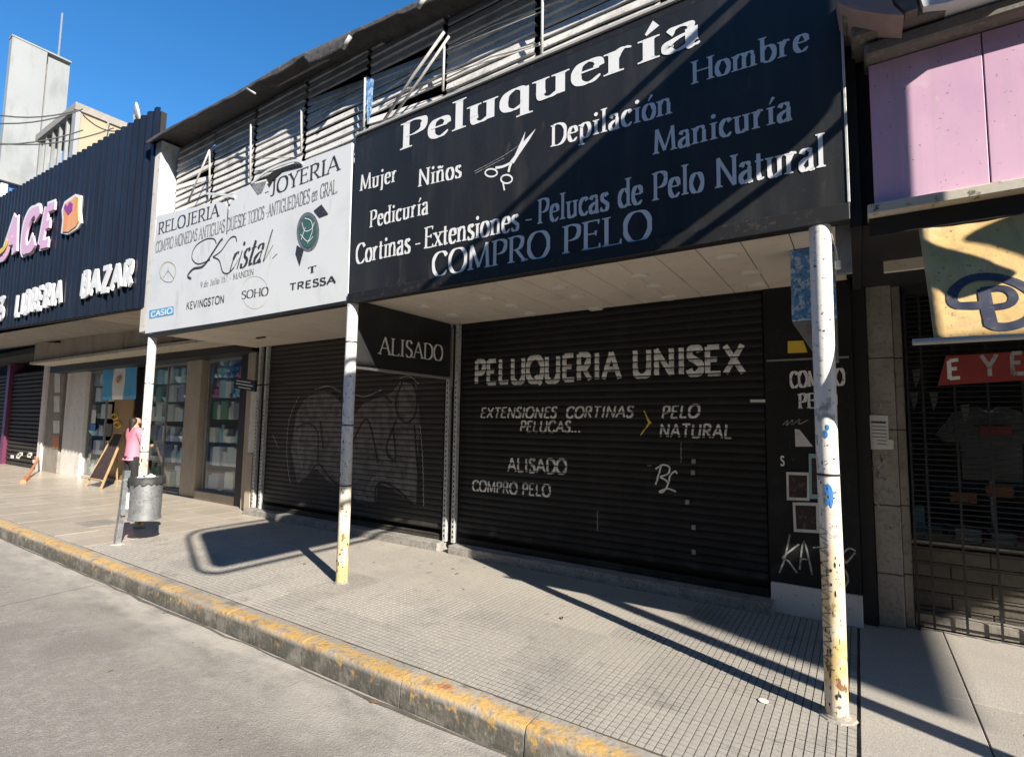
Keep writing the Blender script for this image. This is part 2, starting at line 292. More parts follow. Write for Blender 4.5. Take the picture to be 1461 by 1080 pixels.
g('j', .28, 'E.15,-.1 .15,.65;C.15,-.1 .11,-.26 -.02,-.27;O.15,.9')
g('l', .28, 'S.14,0 .14,1.05')
g('m', .88, 'S.1,0 .1,.65;C.1,.5 .19,.62 .29,.65 .39,.6 .42,.45;E.42,.48 .42,0;C.42,.5 .51,.62 .61,.65 .71,.6 .74,.45;E.74,.48 .74,0')
g('n', .6, 'S.1,0 .1,.65;C.1,.5 .2,.62 .31,.65 .42,.6 .46,.45;E.46,.48 .46,0')
g('o', .53, 'C.265,.655 .13,.6 .05,.42 .05,.23 .13,.05 .265,0 .4,.05 .48,.23 .48,.42 .4,.6 .265,.655')
g('p', .57, 'S.1,-.3 .1,.64;C.1,.52 .2,.63 .32,.65 .45,.57 .51,.34 .46,.11 .33,0 .2,.02 .1,.12')
g('q', .57, 'F.46,-.3 .46,.62;C.46,.52 .37,.63 .25,.65 .11,.54 .05,.31 .1,.1 .22,0 .34,.02 .46,.13')
g('r', .4, 'S.1,0 .1,.65;C.1,.42 .18,.58 .27,.65 .37,.6')
g('s', .4, 'C.34,.55 .26,.65 .15,.63 .08,.52 .13,.4 .26,.31 .36,.2 .32,.05 .2,0 .07,.04 .04,.16')
g('t', .35, 'C.15,.86 .15,.5 .15,.18 .2,.02 .34,.06;L.02,.62 .32,.62')
g('u', .6, 'F.11,.65 .11,.25;C.11,.27 .14,.06 .26,0 .38,.05 .46,.15;F.46,.65 .46,0')
g('v', .52, 'F.03,.65 .26,0;E.26,0 .49,.65')
g('x', .52, 'S.05,.65 .47,0;S.05,0 .46,.65')
g('í', .28, 'S.14,0 .14,.65;G.10,.76 .25,1.0'); g('ó', .53, ''); G['ó'] = (.53, G['o'][1]+[('G', [(.24, .78), (.4, 1.02)])])
G['ñ'] = (.6, G['n'][1]+[('C', [(.12, .80), (.2, .88), (.3, .83), (.38, .8), (.47, .88)])])
g('-', .4, 'L.06,.35 .34,.35'); g('.', .22, 'O.1,.06'); g(' ', .34, '')
g('1', .4, 'F.22,0 .22,1;L.06,.82 .22,1'); g('5', .52, 'L.45,.985 .13,.985;L.13,1 .1,.56;C.1,.56 .28,.63 .43,.52 .47,.3 .4,.06 .22,0 .06,.1')
g('7', .5, 'L.05,.985 .46,.985;L.46,1 .2,0'); g('9', .54, 'C.47,.7 .4,.95 .26,1 .1,.92 .06,.7 .14,.47 .28,.43 .43,.54 .48,.72 .44,.35 .3,.06 .1,0')
g('$', .5, 'C.43,.83 .36,.94 .24,.97 .12,.92 .07,.78 .13,.62 .26,.53 .4,.42 .46,.25 .4,.08 .25,.02 .1,.06 .03,.19;L.25,-.1 .25,1.1')

def catmull(p, n=7):
    if len(p) < 3: return p
    closed = (abs(p[0][0]-p[-1][0])+abs(p[0][1]-p[-1][1])) < 1e-6
    out = []
    for i in range(len(p)-1):
        p0 = p[i-1] if i > 0 else (p[-2] if closed else p[0]); p1 = p[i]; p2 = p[i+1]; p3 = p[i+2] if i+2 < len(p) else (p[1] if closed else p[-1])
        for k in range(n):
            t = k/n
            out.append(tuple(.5*(2*p1[j]+(p2[j]-p0[j])*t+(2*p0[j]-5*p1[j]+4*p2[j]-p3[j])*t*t+(3*p1[j]-p0[j]-3*p2[j]+p3[j])*t**3) for j in (0, 1)))
    out.append(tuple(p[-1])); return out
class Pen:
    """collects flat ribbons in (u, v); each ribbon a hair nearer than the last so that none coincide"""
    def __init__(s): s.r = []
    def ribbon(s, pts, wid, round_=False):
        L_, R_ = [], []
        n = len(pts)
        closed = n > 3 and (abs(pts[0][0]-pts[-1][0])+abs(pts[0][1]-pts[-1][1])) < 1e-6
        for i in range(n):
            a = pts[i-1] if i > 0 else (pts[-2] if closed else pts[0]); b = pts[i+1] if i < n-1 else (pts[1] if closed else pts[-1])
            dx, dy = b[0]-a[0], b[1]-a[1]; l = math.hypot(dx, dy) or 1e-9; dx /= l; dy /= l
            h = (wid(dx, dy) if callable(wid) else (wid[i] if isinstance(wid, (list, tuple)) else wid))/2
            L_.append((pts[i][0]-dy*h, pts[i][1]+dx*h)); R_.append((pts[i][0]+dy*h, pts[i][1]-dx*h))
        s.r.append((L_, R_))
    def text(s, st, ox, oy, sx, sy, thick, thin, serif, slant=0, gap=.1, rough=0, rot=0):
        x = 0
        def wd(dx, dy, dg=False):
            f = abs(dy)**1.3
            if dg and .35 < abs(dy) < .97 and dx*dy > 0: f *= .35
            return thin+(thick-thin)*f
        for ch in st:
            if ch not in G: ch = ch.upper() if ch.upper() in G else ' '
            w_, stk = G[ch]
            jx = R.uniform(-rough, rough); jy = R.uniform(-rough, rough); js = 1+R.uniform(-rough, rough)
            for t, p in stk:
                T = lambda q: (ox+(x+q[0]+jx+slant*q[1])*sx, oy+(q[1]*js+jy)*sy)
                if t == 'O':
                    cx, cy = p[0]; r_ = thick*.62
                    k = [T((cx, cy-r_+i*r_*2/6)) for i in range(7)]; ww = [max(.001, 2*math.sqrt(max(0, 1-(i/3-1)**2))*r_*sx) for i in range(7)]
                    s.ribbon(k, ww); continue
                if t == 'G':
                    s.ribbon([T(p[0]), T(p[1])], [thin*.7*sx, thick*.85*sx]); continue
                if t == 'T':
                    if serif: s.ribbon([T(p[0]), T(p[1])], [thin*2.0*sx, thin*.7*sx])
                    continue
                pts = catmull(p) if t == 'C' else p
                q = [T(a) for a in pts]
                if t != 'C':
                    dx, dy = q[-1][0]-q[0][0], q[-1][1]-q[0][1]; l = math.hypot(dx, dy) or 1
                    ww = wd(dx/l, dy/l, True)*(sx if abs(dy) > abs(dx) else sy)
                    e = ww*.5 if (t == 'L' and not serif and thick > .16) else 0
                    if abs(dy) < abs(dx)*.1: e = 0
                    s.ribbon([(q[0][0]-dx/l*e*0, q[0][1]-dy/l*e*0), q[-1]], [ww, ww])
                    if serif:
                        ends = {'S': (0, -1), 'F': (0,), 'E': (-1,)}.get(t, ())
                        for k in ends:
                            c = q[k]; hw = (thick*.5+serif)*sx; th = thin*.8*sy
                            yy = c[1]+(th/2 if p[k][1] < .3 else -th/2)
                            s.ribbon([(c[0]-hw, yy), (c[0]+hw, yy)], [th, th])
                            for sg in (-1, 1):   # little brackets joining stem and serif
                                yb = c[1]+(th*2.2 if p[k][1] < .3 else -th*2.2)
                                s.ribbon([(c[0]+sg*hw*.8, yy), (c[0]+sg*thick*.3*sx, yb)], [th*.5, th*.5])
                else:
                    n_ = len(q); open_ = abs(p[0][0]-p[-1][0])+abs(p[0][1]-p[-1][1]) > 1e-6; wl = []
                    for i in range(n_):
                        a = q[max(i-1, 0)] if (open_ or i > 0) else q[-2]; b = q[min(i+1, n_-1)] if (open_ or i < n_-1) else q[1]
                        dx, dy = b[0]-a[0], b[1]-a[1]; l = math.hypot(dx, dy) or 1e-9; dx /= l; dy /= l
                        k_ = min(1, .3+(n_-1-i)*.7/9) if (serif and open_) else 1
                        wl.append(wd(dx, dy)*(sx*abs(dy)+sy*abs(dx))*k_)
                    s.ribbon(q, wl)
            x += w_+gap
        return x
def text_len(st, gap=.1): return sum(G[c if c in G else (c.upper() if c.upper() in G else ' ')][0]+gap for c in st)-gap
def ribbons_to_mb(pen, O, U, V, N, depth=0, lift=.0025, step=.00025, warp=None):
    mb = MB(); O = Vector(O); U = Vector(U); V = Vector(V); N = Vector(N)
    for k, (L_, R_) in enumerate(pen.r):
        h = lift+step*(k % 9)
        P = lambda q, d: O+U*q[0]+V*q[1]+N*(d+h)
        n = len(L_); vs = [P(q, 0) for q in L_]+[P(q, 0) for q in R_]
        fs = [[i, i+1, n+i+1, n+i] for i in range(n-1)]
        if depth:
            m = len(vs); vs += [P(q, -depth) for q in L_]+[P(q, -depth) for q in R_]
            fs += [[m+n+i, m+n+i+1, m+i+1, m+i] for i in range(n-1)]
            fs += [[i+1, i, m+i, m+i+1] for i in range(n-1)]+[[n+i, n+i+1, m+n+i+1, m+n+i] for i in range(n-1)]
            fs += [[0, n, m+n, m], [n-1, m+n-1, m+n+n-1, n+n-1]]
        mb.add(vs, fs)
    return mb
def flat_normals(o, N):
    bm = bmesh.new(); bm.from_mesh(o.data); N = Vector(N)
    for f in bm.faces:
        if f.normal.dot(N) < 0: f.normal_flip()
    bm.to_mesh(o.data); bm.free()
STY = dict(heavy=(.165, .055, .075), book=(.15, .055, .075), caps=(.135, .05, .075), cond=(.15, .05, .06), sans=(.13, .13, 0), sansb=(.2, .19, 0), thin=(.08, .08, 0), brush=(.16, .15, 0), cal=(.13, .035, 0))
SLATP = .075
def on_slats(mb, ybase):
    """wrap flat lettering onto the curved shutter slats"""
    bm = bmesh.new(); me = bpy.data.meshes.new('tmp'); me.from_pydata(mb.v, [], mb.f); bm.from_mesh(me); bpy.data.meshes.remove(me)
    zs = [v[2] for v in mb.v]; z = math.floor(min(zs)/SLATP)*SLATP
    while z < max(zs):
        for f in (0, .06, .25, .5, .75, .94):
            bmesh.ops.bisect_plane(bm, geom=bm.verts[:]+bm.edges[:]+bm.faces[:], plane_co=(0, 0, z+f*SLATP), plane_no=(0, 0, 1))
        z += SLATP
    for v in bm.verts:
        v.co.y += slat_y(v.co.z)
    bm.verts.index_update()
    r = MB(); r.v = [v.co[:] for v in bm.verts]; r.f = [[v.index for v in f.verts] for f in bm.faces]; bm.free(); return r
def slat_y(z):
    t = (z/SLATP) % 1.0
    return -.013*math.sin(math.pi*min(1, max(0, (t-.06)/.88)))**.6 if .06 < t < .94 else 0
def write(parent, st, p0, p1, hpx, style, m, ax='y', val=-.05, slant=0, depth=0, name='lettering', label=None, rough=0, gap=.1, slats=False, fit_z=True, lift=.0025, bold=1):
    """lettering between two baseline positions of the photograph, cap height measured at its start"""
    a = at(*p0, ax, val); b = at(*p1, ax, val); c = at(p0[0], p0[1]-hpx, ax, val); h = (c-a).z
    b2 = Vector(b); U = (b2-a); Wd = U.length; U.normalize()
    th, tn, se = STY[style]; L_ = text_len(st, gap)+slant*.8
    sx = Wd/L_; pen = Pen(); pen.text(st, 0, 0, sx, h, th*bold, tn*bold, se, slant, gap, rough)
    V = Vector((0, 0, 1)); N = Vector((0, -1, 0)) if ax == 'y' else Vector((1, 0, 0))
    mb = ribbons_to_mb(pen, a, U, V, N, depth, lift)
    if slats: mb = on_slats(mb, val)
    o = mb.build(name, m, parent, label=label)
    if not depth: flat_normals(o, N)
    return o
def strokes(parent, lines, m, width, ax='y', val=-.05, name='painted_line', label=None, slats=False, smooth=True, lift=.0025, depth=0):
    """free-hand lines whose points are measured in the photograph"""
    pen = Pen()
    for ln in lines:
        P = [at(*q, ax, val) for q in ln]; q = [((v.x if ax == 'y' else v.y), v.z) for v in P]
        if smooth: q = catmull(q, 5)
        pen.ribbon(q, width)
    if ax == 'y': O, U, N = (0, val, 0), (1, 0, 0), (0, -1, 0)
    elif ax == 'x': O, U, N = (val, 0, 0), (0, 1, 0), (1, 0, 0)
    mb = ribbons_to_mb(pen, O, U, (0, 0, 1), N, depth, lift)
    if slats: mb = on_slats(mb, val)
    o = mb.build(name, m, parent, label=label)
    if not depth: flat_normals(o, N)
    return o
def patch(parent, px, m, val, name, ax='y', lift=.002, label=None, depth=0, slats=False):
    P = [at(*q, ax, val) for q in px]; N = Vector((0, -1, 0)) if ax == 'y' else Vector((1, 0, 0))
    P = [p+N*lift for p in P]; mb = MB()
    if depth: mb.prism(P, -N*depth)
    else: mb.add(P, [list(range(len(P)))])
    if slats: mb = on_slats(mb, val)
    o = mb.build(name, m, parent, label=label)
    if not depth: flat_normals(o, N)
    return o
def disc_pts(cx, cy, rx, ry, n=24, a0=0): return [(cx+rx*math.cos(a0+2*math.pi*i/n), cy+ry*math.sin(a0+2*math.pi*i/n)) for i in range(n)]

# ================================================================== SETTING
FY = 1.70          # plane of the shop fronts
ST = dict(kind='structure')
MB().quad((-150, -60, -.16), (60, -60, -.16), (60, -1.10, -.16), (-150, -1.10, -.16)).build('road', M['road'], None, **ST)
rd = bpy.data.objects['road']
# sawn joint across the road and broken gutter edge
pave = MB().quad((-150, -.90, -.014), (60, -.90, -.014), (60, 60, -.014), (-150, 60, -.014)).build('pavement', M['mortar'], None, **ST)
MB().quad((-400, -400, -.25), (400, -400, -.25), (400, 400, -.25), (-400, 400, -.25)).build('ground', M['conc'], None, **ST)
far = MB().box(-150, 60, -14.2, -10.5, -.2, -.01).build('opposite_pavement', M['slab'], None, **ST)
# joints of the roadway: dark filled grooves, sheets 4 mm above
def crackline(pts, w0, m, parent, name, z):
    pen = Pen(); q = []
    for i in range(len(pts)-1):
        n = 14
        for k in range(n):
            t = k/n; q.append((pts[i][0]+(pts[i+1][0]-pts[i][0])*t+R.uniform(-1, 1)*w0*.5, pts[i][1]+(pts[i+1][1]-pts[i][1])*t+R.uniform(-1, 1)*w0*.5))
    q.append(pts[-1]); pen.ribbon(q, [w0*R.uniform(.3, 1.3) for _ in q])
    o = ribbons_to_mb(pen, (0, 0, z), (1, 0, 0), (0, 1, 0), (0, 0, 1), 0, .004).build(name, m, parent); flat_normals(o, (0, 0, 1)); return o
crackline([(-6.75, -1.2), (-6.7, -2.0), (-6.72, -3.5), (-6.7, -9)], .016, M['conc'], rd, 'road_joint', -.16)
crackline([(-3.2, -1.2), (-3.3, -1.9), (-3.1, -2.6)], .006, M['conc'], rd, 'road_crack', -.16)
crackline([(-40, -1.125), (-20, -1.13), (-9, -1.12), (-5, -1.13), (-2, -1.12), (3, -1.13)], .03, M['mortar'], rd, 'gutter_crack', -.16)

# kerb of single stones with broken arrises
kerb = MB().box(-150, 40, -1.06, -.91, -.2, -.03).build('kerb', M['conc'], None, **ST)
def kerb_stone(x0, x1):
    n = 10; mb = MB(); ys = []
    prof = lambda t: [(-1.09+R.uniform(-.004, .004), -.185), (-1.082+R.uniform(-.004, .004), -.03+R.uniform(-.008, .004)), (-1.062+R.uniform(-.008, .006), -.002+R.uniform(-.004, .001)), (-1.0, .002), (-.912+R.uniform(-.004, .004), .001), (-.905, -.03)]
    for i in range(n+1):
        x = x0+(x1-x0)*i/n; mb.v += [(x, y, z) for y, z in prof(i)]
    k = 6
    for i in range(n):
        for j in range(k-1): mb.f.append([i*k+j, i*k+j+1, (i+1)*k+j+1, (i+1)*k+j])
    mb.f.append(list(range(k))); mb.f.append([n*k+j for j in range(k)][::-1])
    return mb
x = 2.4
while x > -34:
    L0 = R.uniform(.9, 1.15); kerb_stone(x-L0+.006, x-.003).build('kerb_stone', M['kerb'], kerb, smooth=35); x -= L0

# pavement: small-panelled tiles, worn ones, cream tiles, concrete slabs
def pane_tile(sz, n, gap, zt, zb, jit=0):
    mb = MB(); p = sz/n
    mb.box(.002, sz-.002, .002, sz-.002, zb-.006, zb)
    for i in range(n):
        for j in range(n):
            x0, y0 = i*p+gap/2, j*p+gap/2; x1, y1 = x0+p-gap, y0+p-gap; c = .0006; z = zt-R.random()*jit
            a = [(x0, y0, zb), (x1, y0, zb), (x1, y1, zb), (x0, y1, zb)]; b = [(x0+c, y0+c, z), (x1-c, y0+c, z), (x1-c, y1-c, z), (x0+c, y1-c, z)]
            mb.add(a+b, [[4, 5, 6, 7], [0, 1, 5, 4], [1, 2, 6, 5], [2, 3, 7, 6], [3, 0, 4, 7]])
    return mb
def mesh_of(mb, name, m):
    me = bpy.data.meshes.new(name); me.from_pydata(mb.v, [], mb.f); me.materials.append(m); me.validate()
    bm = bmesh.new(); bm.from_mesh(me); bmesh.ops.recalc_face_normals(bm, faces=bm.faces[:]); bm.to_mesh(me); bm.free(); return me
TS = .40
tA = [mesh_of(pane_tile(TS, 9, .0052, 0, -.0065, .0016), 'tile', M['tile']) for _ in range(4)]
tB = [mesh_of(pane_tile(TS, 9, .004, 0, -.0018, .0006), 'tile', M['worn']) for _ in range(2)]
def inst(name, me, parent, loc, rz=0, tilt=0):
    o = bpy.data.objects.new(name, me); COL.objects.link(o); o.parent = parent; o.location = loc
    o.rotation_euler = (R.uniform(-tilt, tilt), R.uniform(-tilt, tilt), rz); return o
for i in range(20):
    for j in range(7):
        x = -.06-(i+1)*TS; y = -.895+j*TS
        y_ = y+TS/2; x_ = x+TS/2
        if y >= 1.65: continue
        smooth = y_ > .30 and x_ < -1.55
        if y_ > .65 and x_ < -1.2: smooth = True
        if x_ < -5.8 and y_ > .1: smooth = True
        me = R.choice(tB if smooth else tA)
        inst('tile', me, pave, (x, y, R.uniform(-.0012, .0012)), 0, .0022 if not smooth else .001)
# cream tiles to the left
tc = mesh_of(MB().box(.003, .497, .003, .497, -.012, 0, .002), 'cream_tile', M['cream'])
cnt = 0
for i in range(30):
    for j in range(5):
        x = -8.06-(i+1)*.5; y = -.895+j*.5
        if y > 1.4: continue
        inst('cream_tile', tc, pave, (x, y, R.uniform(-.001, .001)), 0, .0012)
MB().quad((-60, -.9, -.004), (-23.06, -.9, -.004), (-23.06, 2.1, -.004), (-60, 2.1, -.004)).build('far_paving', M['cream'], pave)
MB().quad((-23, 1.6, -.004), (-8.06, 1.6, -.004), (-8.06, 2.3, -.004), (-23, 2.3, -.004)).build('threshold_strip', M['cream'], pave)
MB().box(-9.95, -9.35, -.42, .0, 0, .005).build('access_cover', M['conc'], pave, label='dark square access cover among the cream tiles')
# concrete slabs to the right
for (x0, x1) in ((-.045, .50), (.508, 1.2), (1.208, 2.4), (2.408, 4.2)):
    for (y0, y1) in ((-.895, -.32), (-.314, .64), (.646, 1.95)):
        MB().box(x0, x1, y0, y1, -.014, R.uniform(-.001, .0015), .003).build('concrete_slab', M['slab'], pave)
MB().lathe((-.150, 0, .0), [(.098, -.002), (.088, .006), (.06, .010)], 9).build('post_footing', M['worn'], pave, label='rough mortar patch round the foot of the nearest post')
MB().lathe((-.52, -.06, .002), [(.001, 0), (.03, .001), (.028, .004), (.001, .005)], 12).build('flattened_cup', M['paper'], None, label='small flattened white scrap lying on the tiles near the nearest post', cat='litter')

# ================================================================== SHOP BUILDING (two shuttered shops under the canopy)
XL, XM = -8.93, -4.345
bd = thing('shop_building', (-4.4, FY, 0), 'building with two dark roller shutters under a deep canopy and a louvred upper storey', 'building')
CZ = 2.86
# canopy ceiling of planks
x = -.04; 
cm = MB().box(XL, 0, .02, FY, CZ+.012, CZ+.12).build('canopy_slab', M['dark'], bd)
while x > XL+.1:
    wpl = .30; x0 = max(XL+.02, x-wpl)
    MB().box(x0+.003, x-.003, .03, FY-.01, CZ, CZ+.010, .002).build('ceiling_panel', M['ceiling'], bd); x -= wpl
for px, py in ((1038, 365), (1070, 388), (913, 393), (797, 410), (823, 423), (934, 408), (1080, 407), (694, 425), (955, 424), (730, 436), (850, 440), (645, 449), (605, 437), (757, 447)):
    p = at(px, py, 'z', CZ)
    MB().lathe((p.x, p.y, CZ-.022), [(.001, 0), (.062, 0), (.078, .008), (.082, .0215)], 20, cap=False).build('ceiling_lamp', M['lamp_disc'], bd, smooth=40)
p = at(372, 481, 'z', CZ); MB().box(p.x-.11, p.x+.11, p.y-.02, p.y+.02, CZ-.02, CZ-.001, .003).build('ceiling_slot', M['dark'], bd)
# walls of the upper storey and shop interior walls
MB().box(-9.2, 0.0, .42, .5, 2.99, 5.8).add([], []).build('upper_wall', M['dark'], bd)
MB().box(-9.2, 0.0, .5, 9, 2.99, 5.70).build('building_mass', M['conc'], bd)
MB().box(-8.93, 0.0, FY+.08, 9, -.1, 2.85).build('ground_floor_mass', M['dark'], bd)
MB().box(-9.22, -8.92, -.02, .41, 2.9, 5.9, .006).build('end_pier', M['white_wall'], bd, label='white pier at the left end of the louvres')
# steps
for a, b in ((-8.72, -4.42), (-4.24, -.66)):
    MB().box(a, b, FY-.19, FY+.075, -.01, .10, .006).build('door_step', M['step'], bd)
# shutters
def shutter(x0, x1, z0, z1, m, lab, y=FY):
    r = MB().box(x0+.01, x1-.01, y-.028, y+.02, z0, z0+.07, .004).build('roller_shutter', m, bd, label=lab)
    mb = MB(); n = 8; zz = [SLATP*(i/n) for i in range(n+1)]
    v = []
    for z in zz: v += [(x0+.012, slat_y(z), z), (x1-.012, slat_y(z), z)]
    mb.add(v, [[2*i, 2*i+1, 2*i+3, 2*i+2] for i in range(n)])
    me = mesh_of(mb, 'slat', m)
    for p in me.polygons: p.use_smooth = True
    o0 = origin(r); z = math.ceil((z0+.06)/SLATP)*SLATP
    while z < z1:
        inst('slat', me, r, Vector((0, y, z))-o0+Vector((0, 0, 0))); z += SLATP
    return r
sh1 = shutter(-8.62, -4.50, .10, 2.86, M['shutter_brown'], 'dark brown-grey roller shutter sprayed with faint outlined throw-up letters')
sh2 = shutter(-4.24, -.70, .10, 2.86, M['shutter'], 'black roller shutter hand lettered in white')
# perforated guide posts
for px, wv, m in ((637, .05, 'perf'), (649, .045, 'perf')):
    p = at(px, 640, 'y', FY-.06)
    g_ = MB().box(p.x-wv/2-.006, p.x+wv/2, FY-.065, FY-.005, .10, 2.86, .003).build('guide_post', M[m], bd)
    mb = MB(); z = .16
    while z < 2.1:
        mb.box(p.x-.011, p.x+.005, FY-.068, FY-.0655, z, z+.028); z += .062
    mb.build('punched_holes', M['dark'], g_, kind='stuff')
for px in (364, 374):
    p = at(px, 640, 'y', FY-.06)
    g_ = MB().box(p.x-.03, p.x+.025, FY-.065, FY-.005, .10, 2.86, .003).build('guide_post', M['perf'], bd)
    mb = MB(); z = .16
    while z < 1.9:
        mb.box(p.x-.012, p.x+.006, FY-.068, FY-.0655, z, z+.028); z += .062
    mb.build('punched_holes', M['dark'], g_, kind='stuff')
# lettering painted on the black shutter
Y2 = FY-.001
def w2(st, a, b, h, sty, m='white_paint', slant=0, rough=.012, **k): return write(sh2, st, a, b, h, sty, M[m], 'y', Y2, slant, rough=rough, slats=True, label='white painted words '+st.rstrip('.'), **k)
w2('PELUQUERIA', (678, 548), (885, 540), 32, 'sansb', bold=1.0); w2('UNISEX', (903, 537), (1063, 532), 36, 'sansb')
w2('EXTENSIONES', (686, 596), (796, 596), 14, 'brush', slant=.18); w2('CORTINAS', (808, 596), (905, 595), 15, 'brush', slant=.18)
w2('PELUCAS...', (742, 616), (830, 617), 15, 'brush', slant=.15)
w2('PELO', (944, 597), (1000, 595), 17, 'brush', slant=.16); w2('NATURAL', (941, 623), (1046, 625), 18, 'brush', slant=.12)
w2('ALISADO', (725, 672), (809, 676), 19, 'brush'); w2('COMPRO PELO', (675, 700), (786, 708), 15, 'brush')
strokes(sh2, [[(936, 691), (944, 664)], [(936, 669), (946, 663), (956, 667), (953, 676), (943, 680), (949, 684), (955, 690)], [(966, 676), (964, 672), (957, 678), (953, 692), (947, 701), (941, 702)], [(941, 701), (952, 697), (965, 701)]], M['white_paint2'], .016, 'y', Y2, 'initials', 'looping white initials RL', slats=True)
strokes(sh2, [[(919, 586), (928, 603), (914, 621)]], M['yellow'], .012, 'y', Y2, 'arrow', 'thin yellow arrow head', slats=True, smooth=False)
patch(sh2, [(922, 596), (930, 603), (921, 610), (925, 603)], M['yellow'], Y2-.014, 'arrow_tip')
patch(sh2, [(1070, 570), (1095, 570), (1094, 574), (1071, 574)], M['paper'], Y2-.015, 'sticker')
for q in ((990, 658), (989, 674), (981, 716), (990, 752), (990, 787)):
    p = at(*q, 'y', FY-.02); MB().box(p.x-.018, p.x+.018, FY-.04, FY-.014, p.z-.022, p.z+.022, .003).build('lock', M['grey_metal'], sh2)
strokes(sh2, [[(972, 631), (972, 660)], [(924, 664), (930, 664)], [(853, 728), (853, 757)]], M['graf_white'], .006, 'y', Y2, 'scratch', None, slats=True)
# throw-up graffiti on the brown shutter
def sp(lines, m, wd, nm, lab=None): return strokes(sh1, lines, M[m], wd, 'y', Y2, nm, lab, slats=True)
patch(sh1, [(425, 690), (416, 640), (424, 590), (440, 562), (470, 558), (488, 575), (488, 690), (470, 688), (452, 668)], M['graf_fill'], Y2, 'graffiti_fill', slats=True)
patch(sh1, [(500, 700), (500, 600), (520, 575), (560, 560), (572, 545), (595, 548), (600, 600), (594, 722), (558, 695), (540, 690), (537, 720), (510, 716)], M['graf_fill'], Y2, 'graffiti_fill', slats=True)
sp([[(432, 562), (418, 600), (415, 650), (420, 688), (430, 694), (440, 680), (455, 662), (470, 680), (487, 694)], [(437, 566), (460, 558), (480, 562), (488, 575)], [(424, 610), (440, 604), (453, 614), (455, 640), (454, 660)], [(458, 600), (462, 640)], [(500, 640), (520, 600), (530, 610), (540, 660)],
    [(575, 545), (566, 570), (568, 590), (580, 603), (592, 594), (596, 570), (590, 548), (578, 543)], [(566, 600), (552, 640), (565, 655), (562, 610)], [(592, 606), (596, 660), (599, 722), (570, 700), (550, 688), (538, 694), (536, 716)], [(505, 716), (540, 719), (598, 724)], [(530, 570), (545, 562), (560, 575)]], 'graf_line', .034, 'graffiti_outline', 'black sprayed outlines of bubble letters')
for ln_ in [[(427, 566), (413, 600), (410, 650), (415, 690)], [(600, 606), (604, 660), (605, 722)], [(500, 560), (520, 566), (545, 556)], [(390, 620), (398, 640)], [(450, 556), (470, 551), (487, 560)], [(571, 540), (585, 537), (598, 548)], [(530, 686), (538, 680), (552, 682)], [(428, 612), (426, 640), (432, 668)]]: sp([ln_], 'graf_white', .011, 'graffiti_highlight')
# wall strip between door and pillar with painted board
pb = thing('painted_wall_board', (-.35, FY-.02, 0), 'black painted wall strip beside the nearest post with white words and a pale base', 'wall board')
MB().box(-.70, -.02, FY-.02, FY+.1, .24, 2.86).build('board', M['wallblack'], pb)
MB().box(-.69, -.02, FY-.05, FY+.1, -.01, .245, .004).build('base_block', M['white_wall'], pb, label='scuffed white base block')
YB = FY-.02
write(pb, 'COMPRO', (1128, 553), (1205, 549), 22, 'book', M['white_paint2'], 'y', YB, bold=1.5); write(pb, 'PELO', (1140, 583), (1194, 581), 21, 'book', M['white_paint2'], 'y', YB, bold=1.5)
MB().box(-.68, -.05, YB-.012, YB, at(1115, 514, 'y', YB).z-.008, at(1115, 514, 'y', YB).z+.008).build('trim', M['grey_metal'], pb)
strokes(pb, [[(1112, 817), (1120, 795), (1127, 762)], [(1140, 776), (1117, 795), (1125, 800), (1137, 817)], [(1141, 812), (1147, 772), (1159, 820)], [(1143, 797), (1154, 798)], [(1160, 781), (1180, 779)], [(1170, 781), (1172, 800), (1174, 822)], [(1221, 786), (1212, 782), (1203, 790), (1206, 802), (1210, 800), (1220, 788)], [(1200, 808), (1207, 815), (1210, 828), (1204, 838)]], M['graf_white'], .014, 'y', YB, 'graffiti_tag', 'white sprayed tag along the foot of the board')
strokes(pb, [[(1117, 606), (1124, 600), (1122, 607), (1131, 599), (1130, 606), (1141, 598), (1140, 605), (1153, 599)]], M['graf_white'], .006, 'y', YB, 'scribble')
write(pb, 'S', (1114, 664), (1119, 664), 13, 'brush', M['white_paint2'], 'y', YB)
patch(pb, [(1134, 612), (1141, 613), (1160, 637), (1135, 637)], M['paper'], YB, 'torn_sticker')
def frame(pxs, lab, mf):
    P = [at(*q, 'y', YB) for q in pxs]; t = thing('picture_frame', (P[3]+P[2])/2, lab, 'picture frame', 'small framed pictures on the black wall board')
    c = sum(P, Vector())/4
    for i in range(4):
        a, b = P[i], P[(i+1) % 4]; ai = a+(c-a)*.2; bi = b+(c-b)*.2
        MB().prism([a, b, bi, ai], (0, -.018, 0)).build('frame_bar', mf, t)
    MB().prism([p+(c-p)*.18 for p in P], (0, -.006, 0)).build('picture', M['board'], t)
frame([(1122, 673), (1155, 674), (1155, 714), (1123, 713)], 'small white framed picture on the black board, left of the blue one', M['paper'])
frame([(1154, 647), (1192, 648), (1192, 712), (1155, 711)], 'taller pale blue frame half behind the nearest post', mat('pale_blue_frame', (.25, .4, .45), .6))
frame([(1131, 716), (1168, 717), (1169, 760), (1133, 758)], 'lowest white framed picture on the black board above the tag', M['paper'])
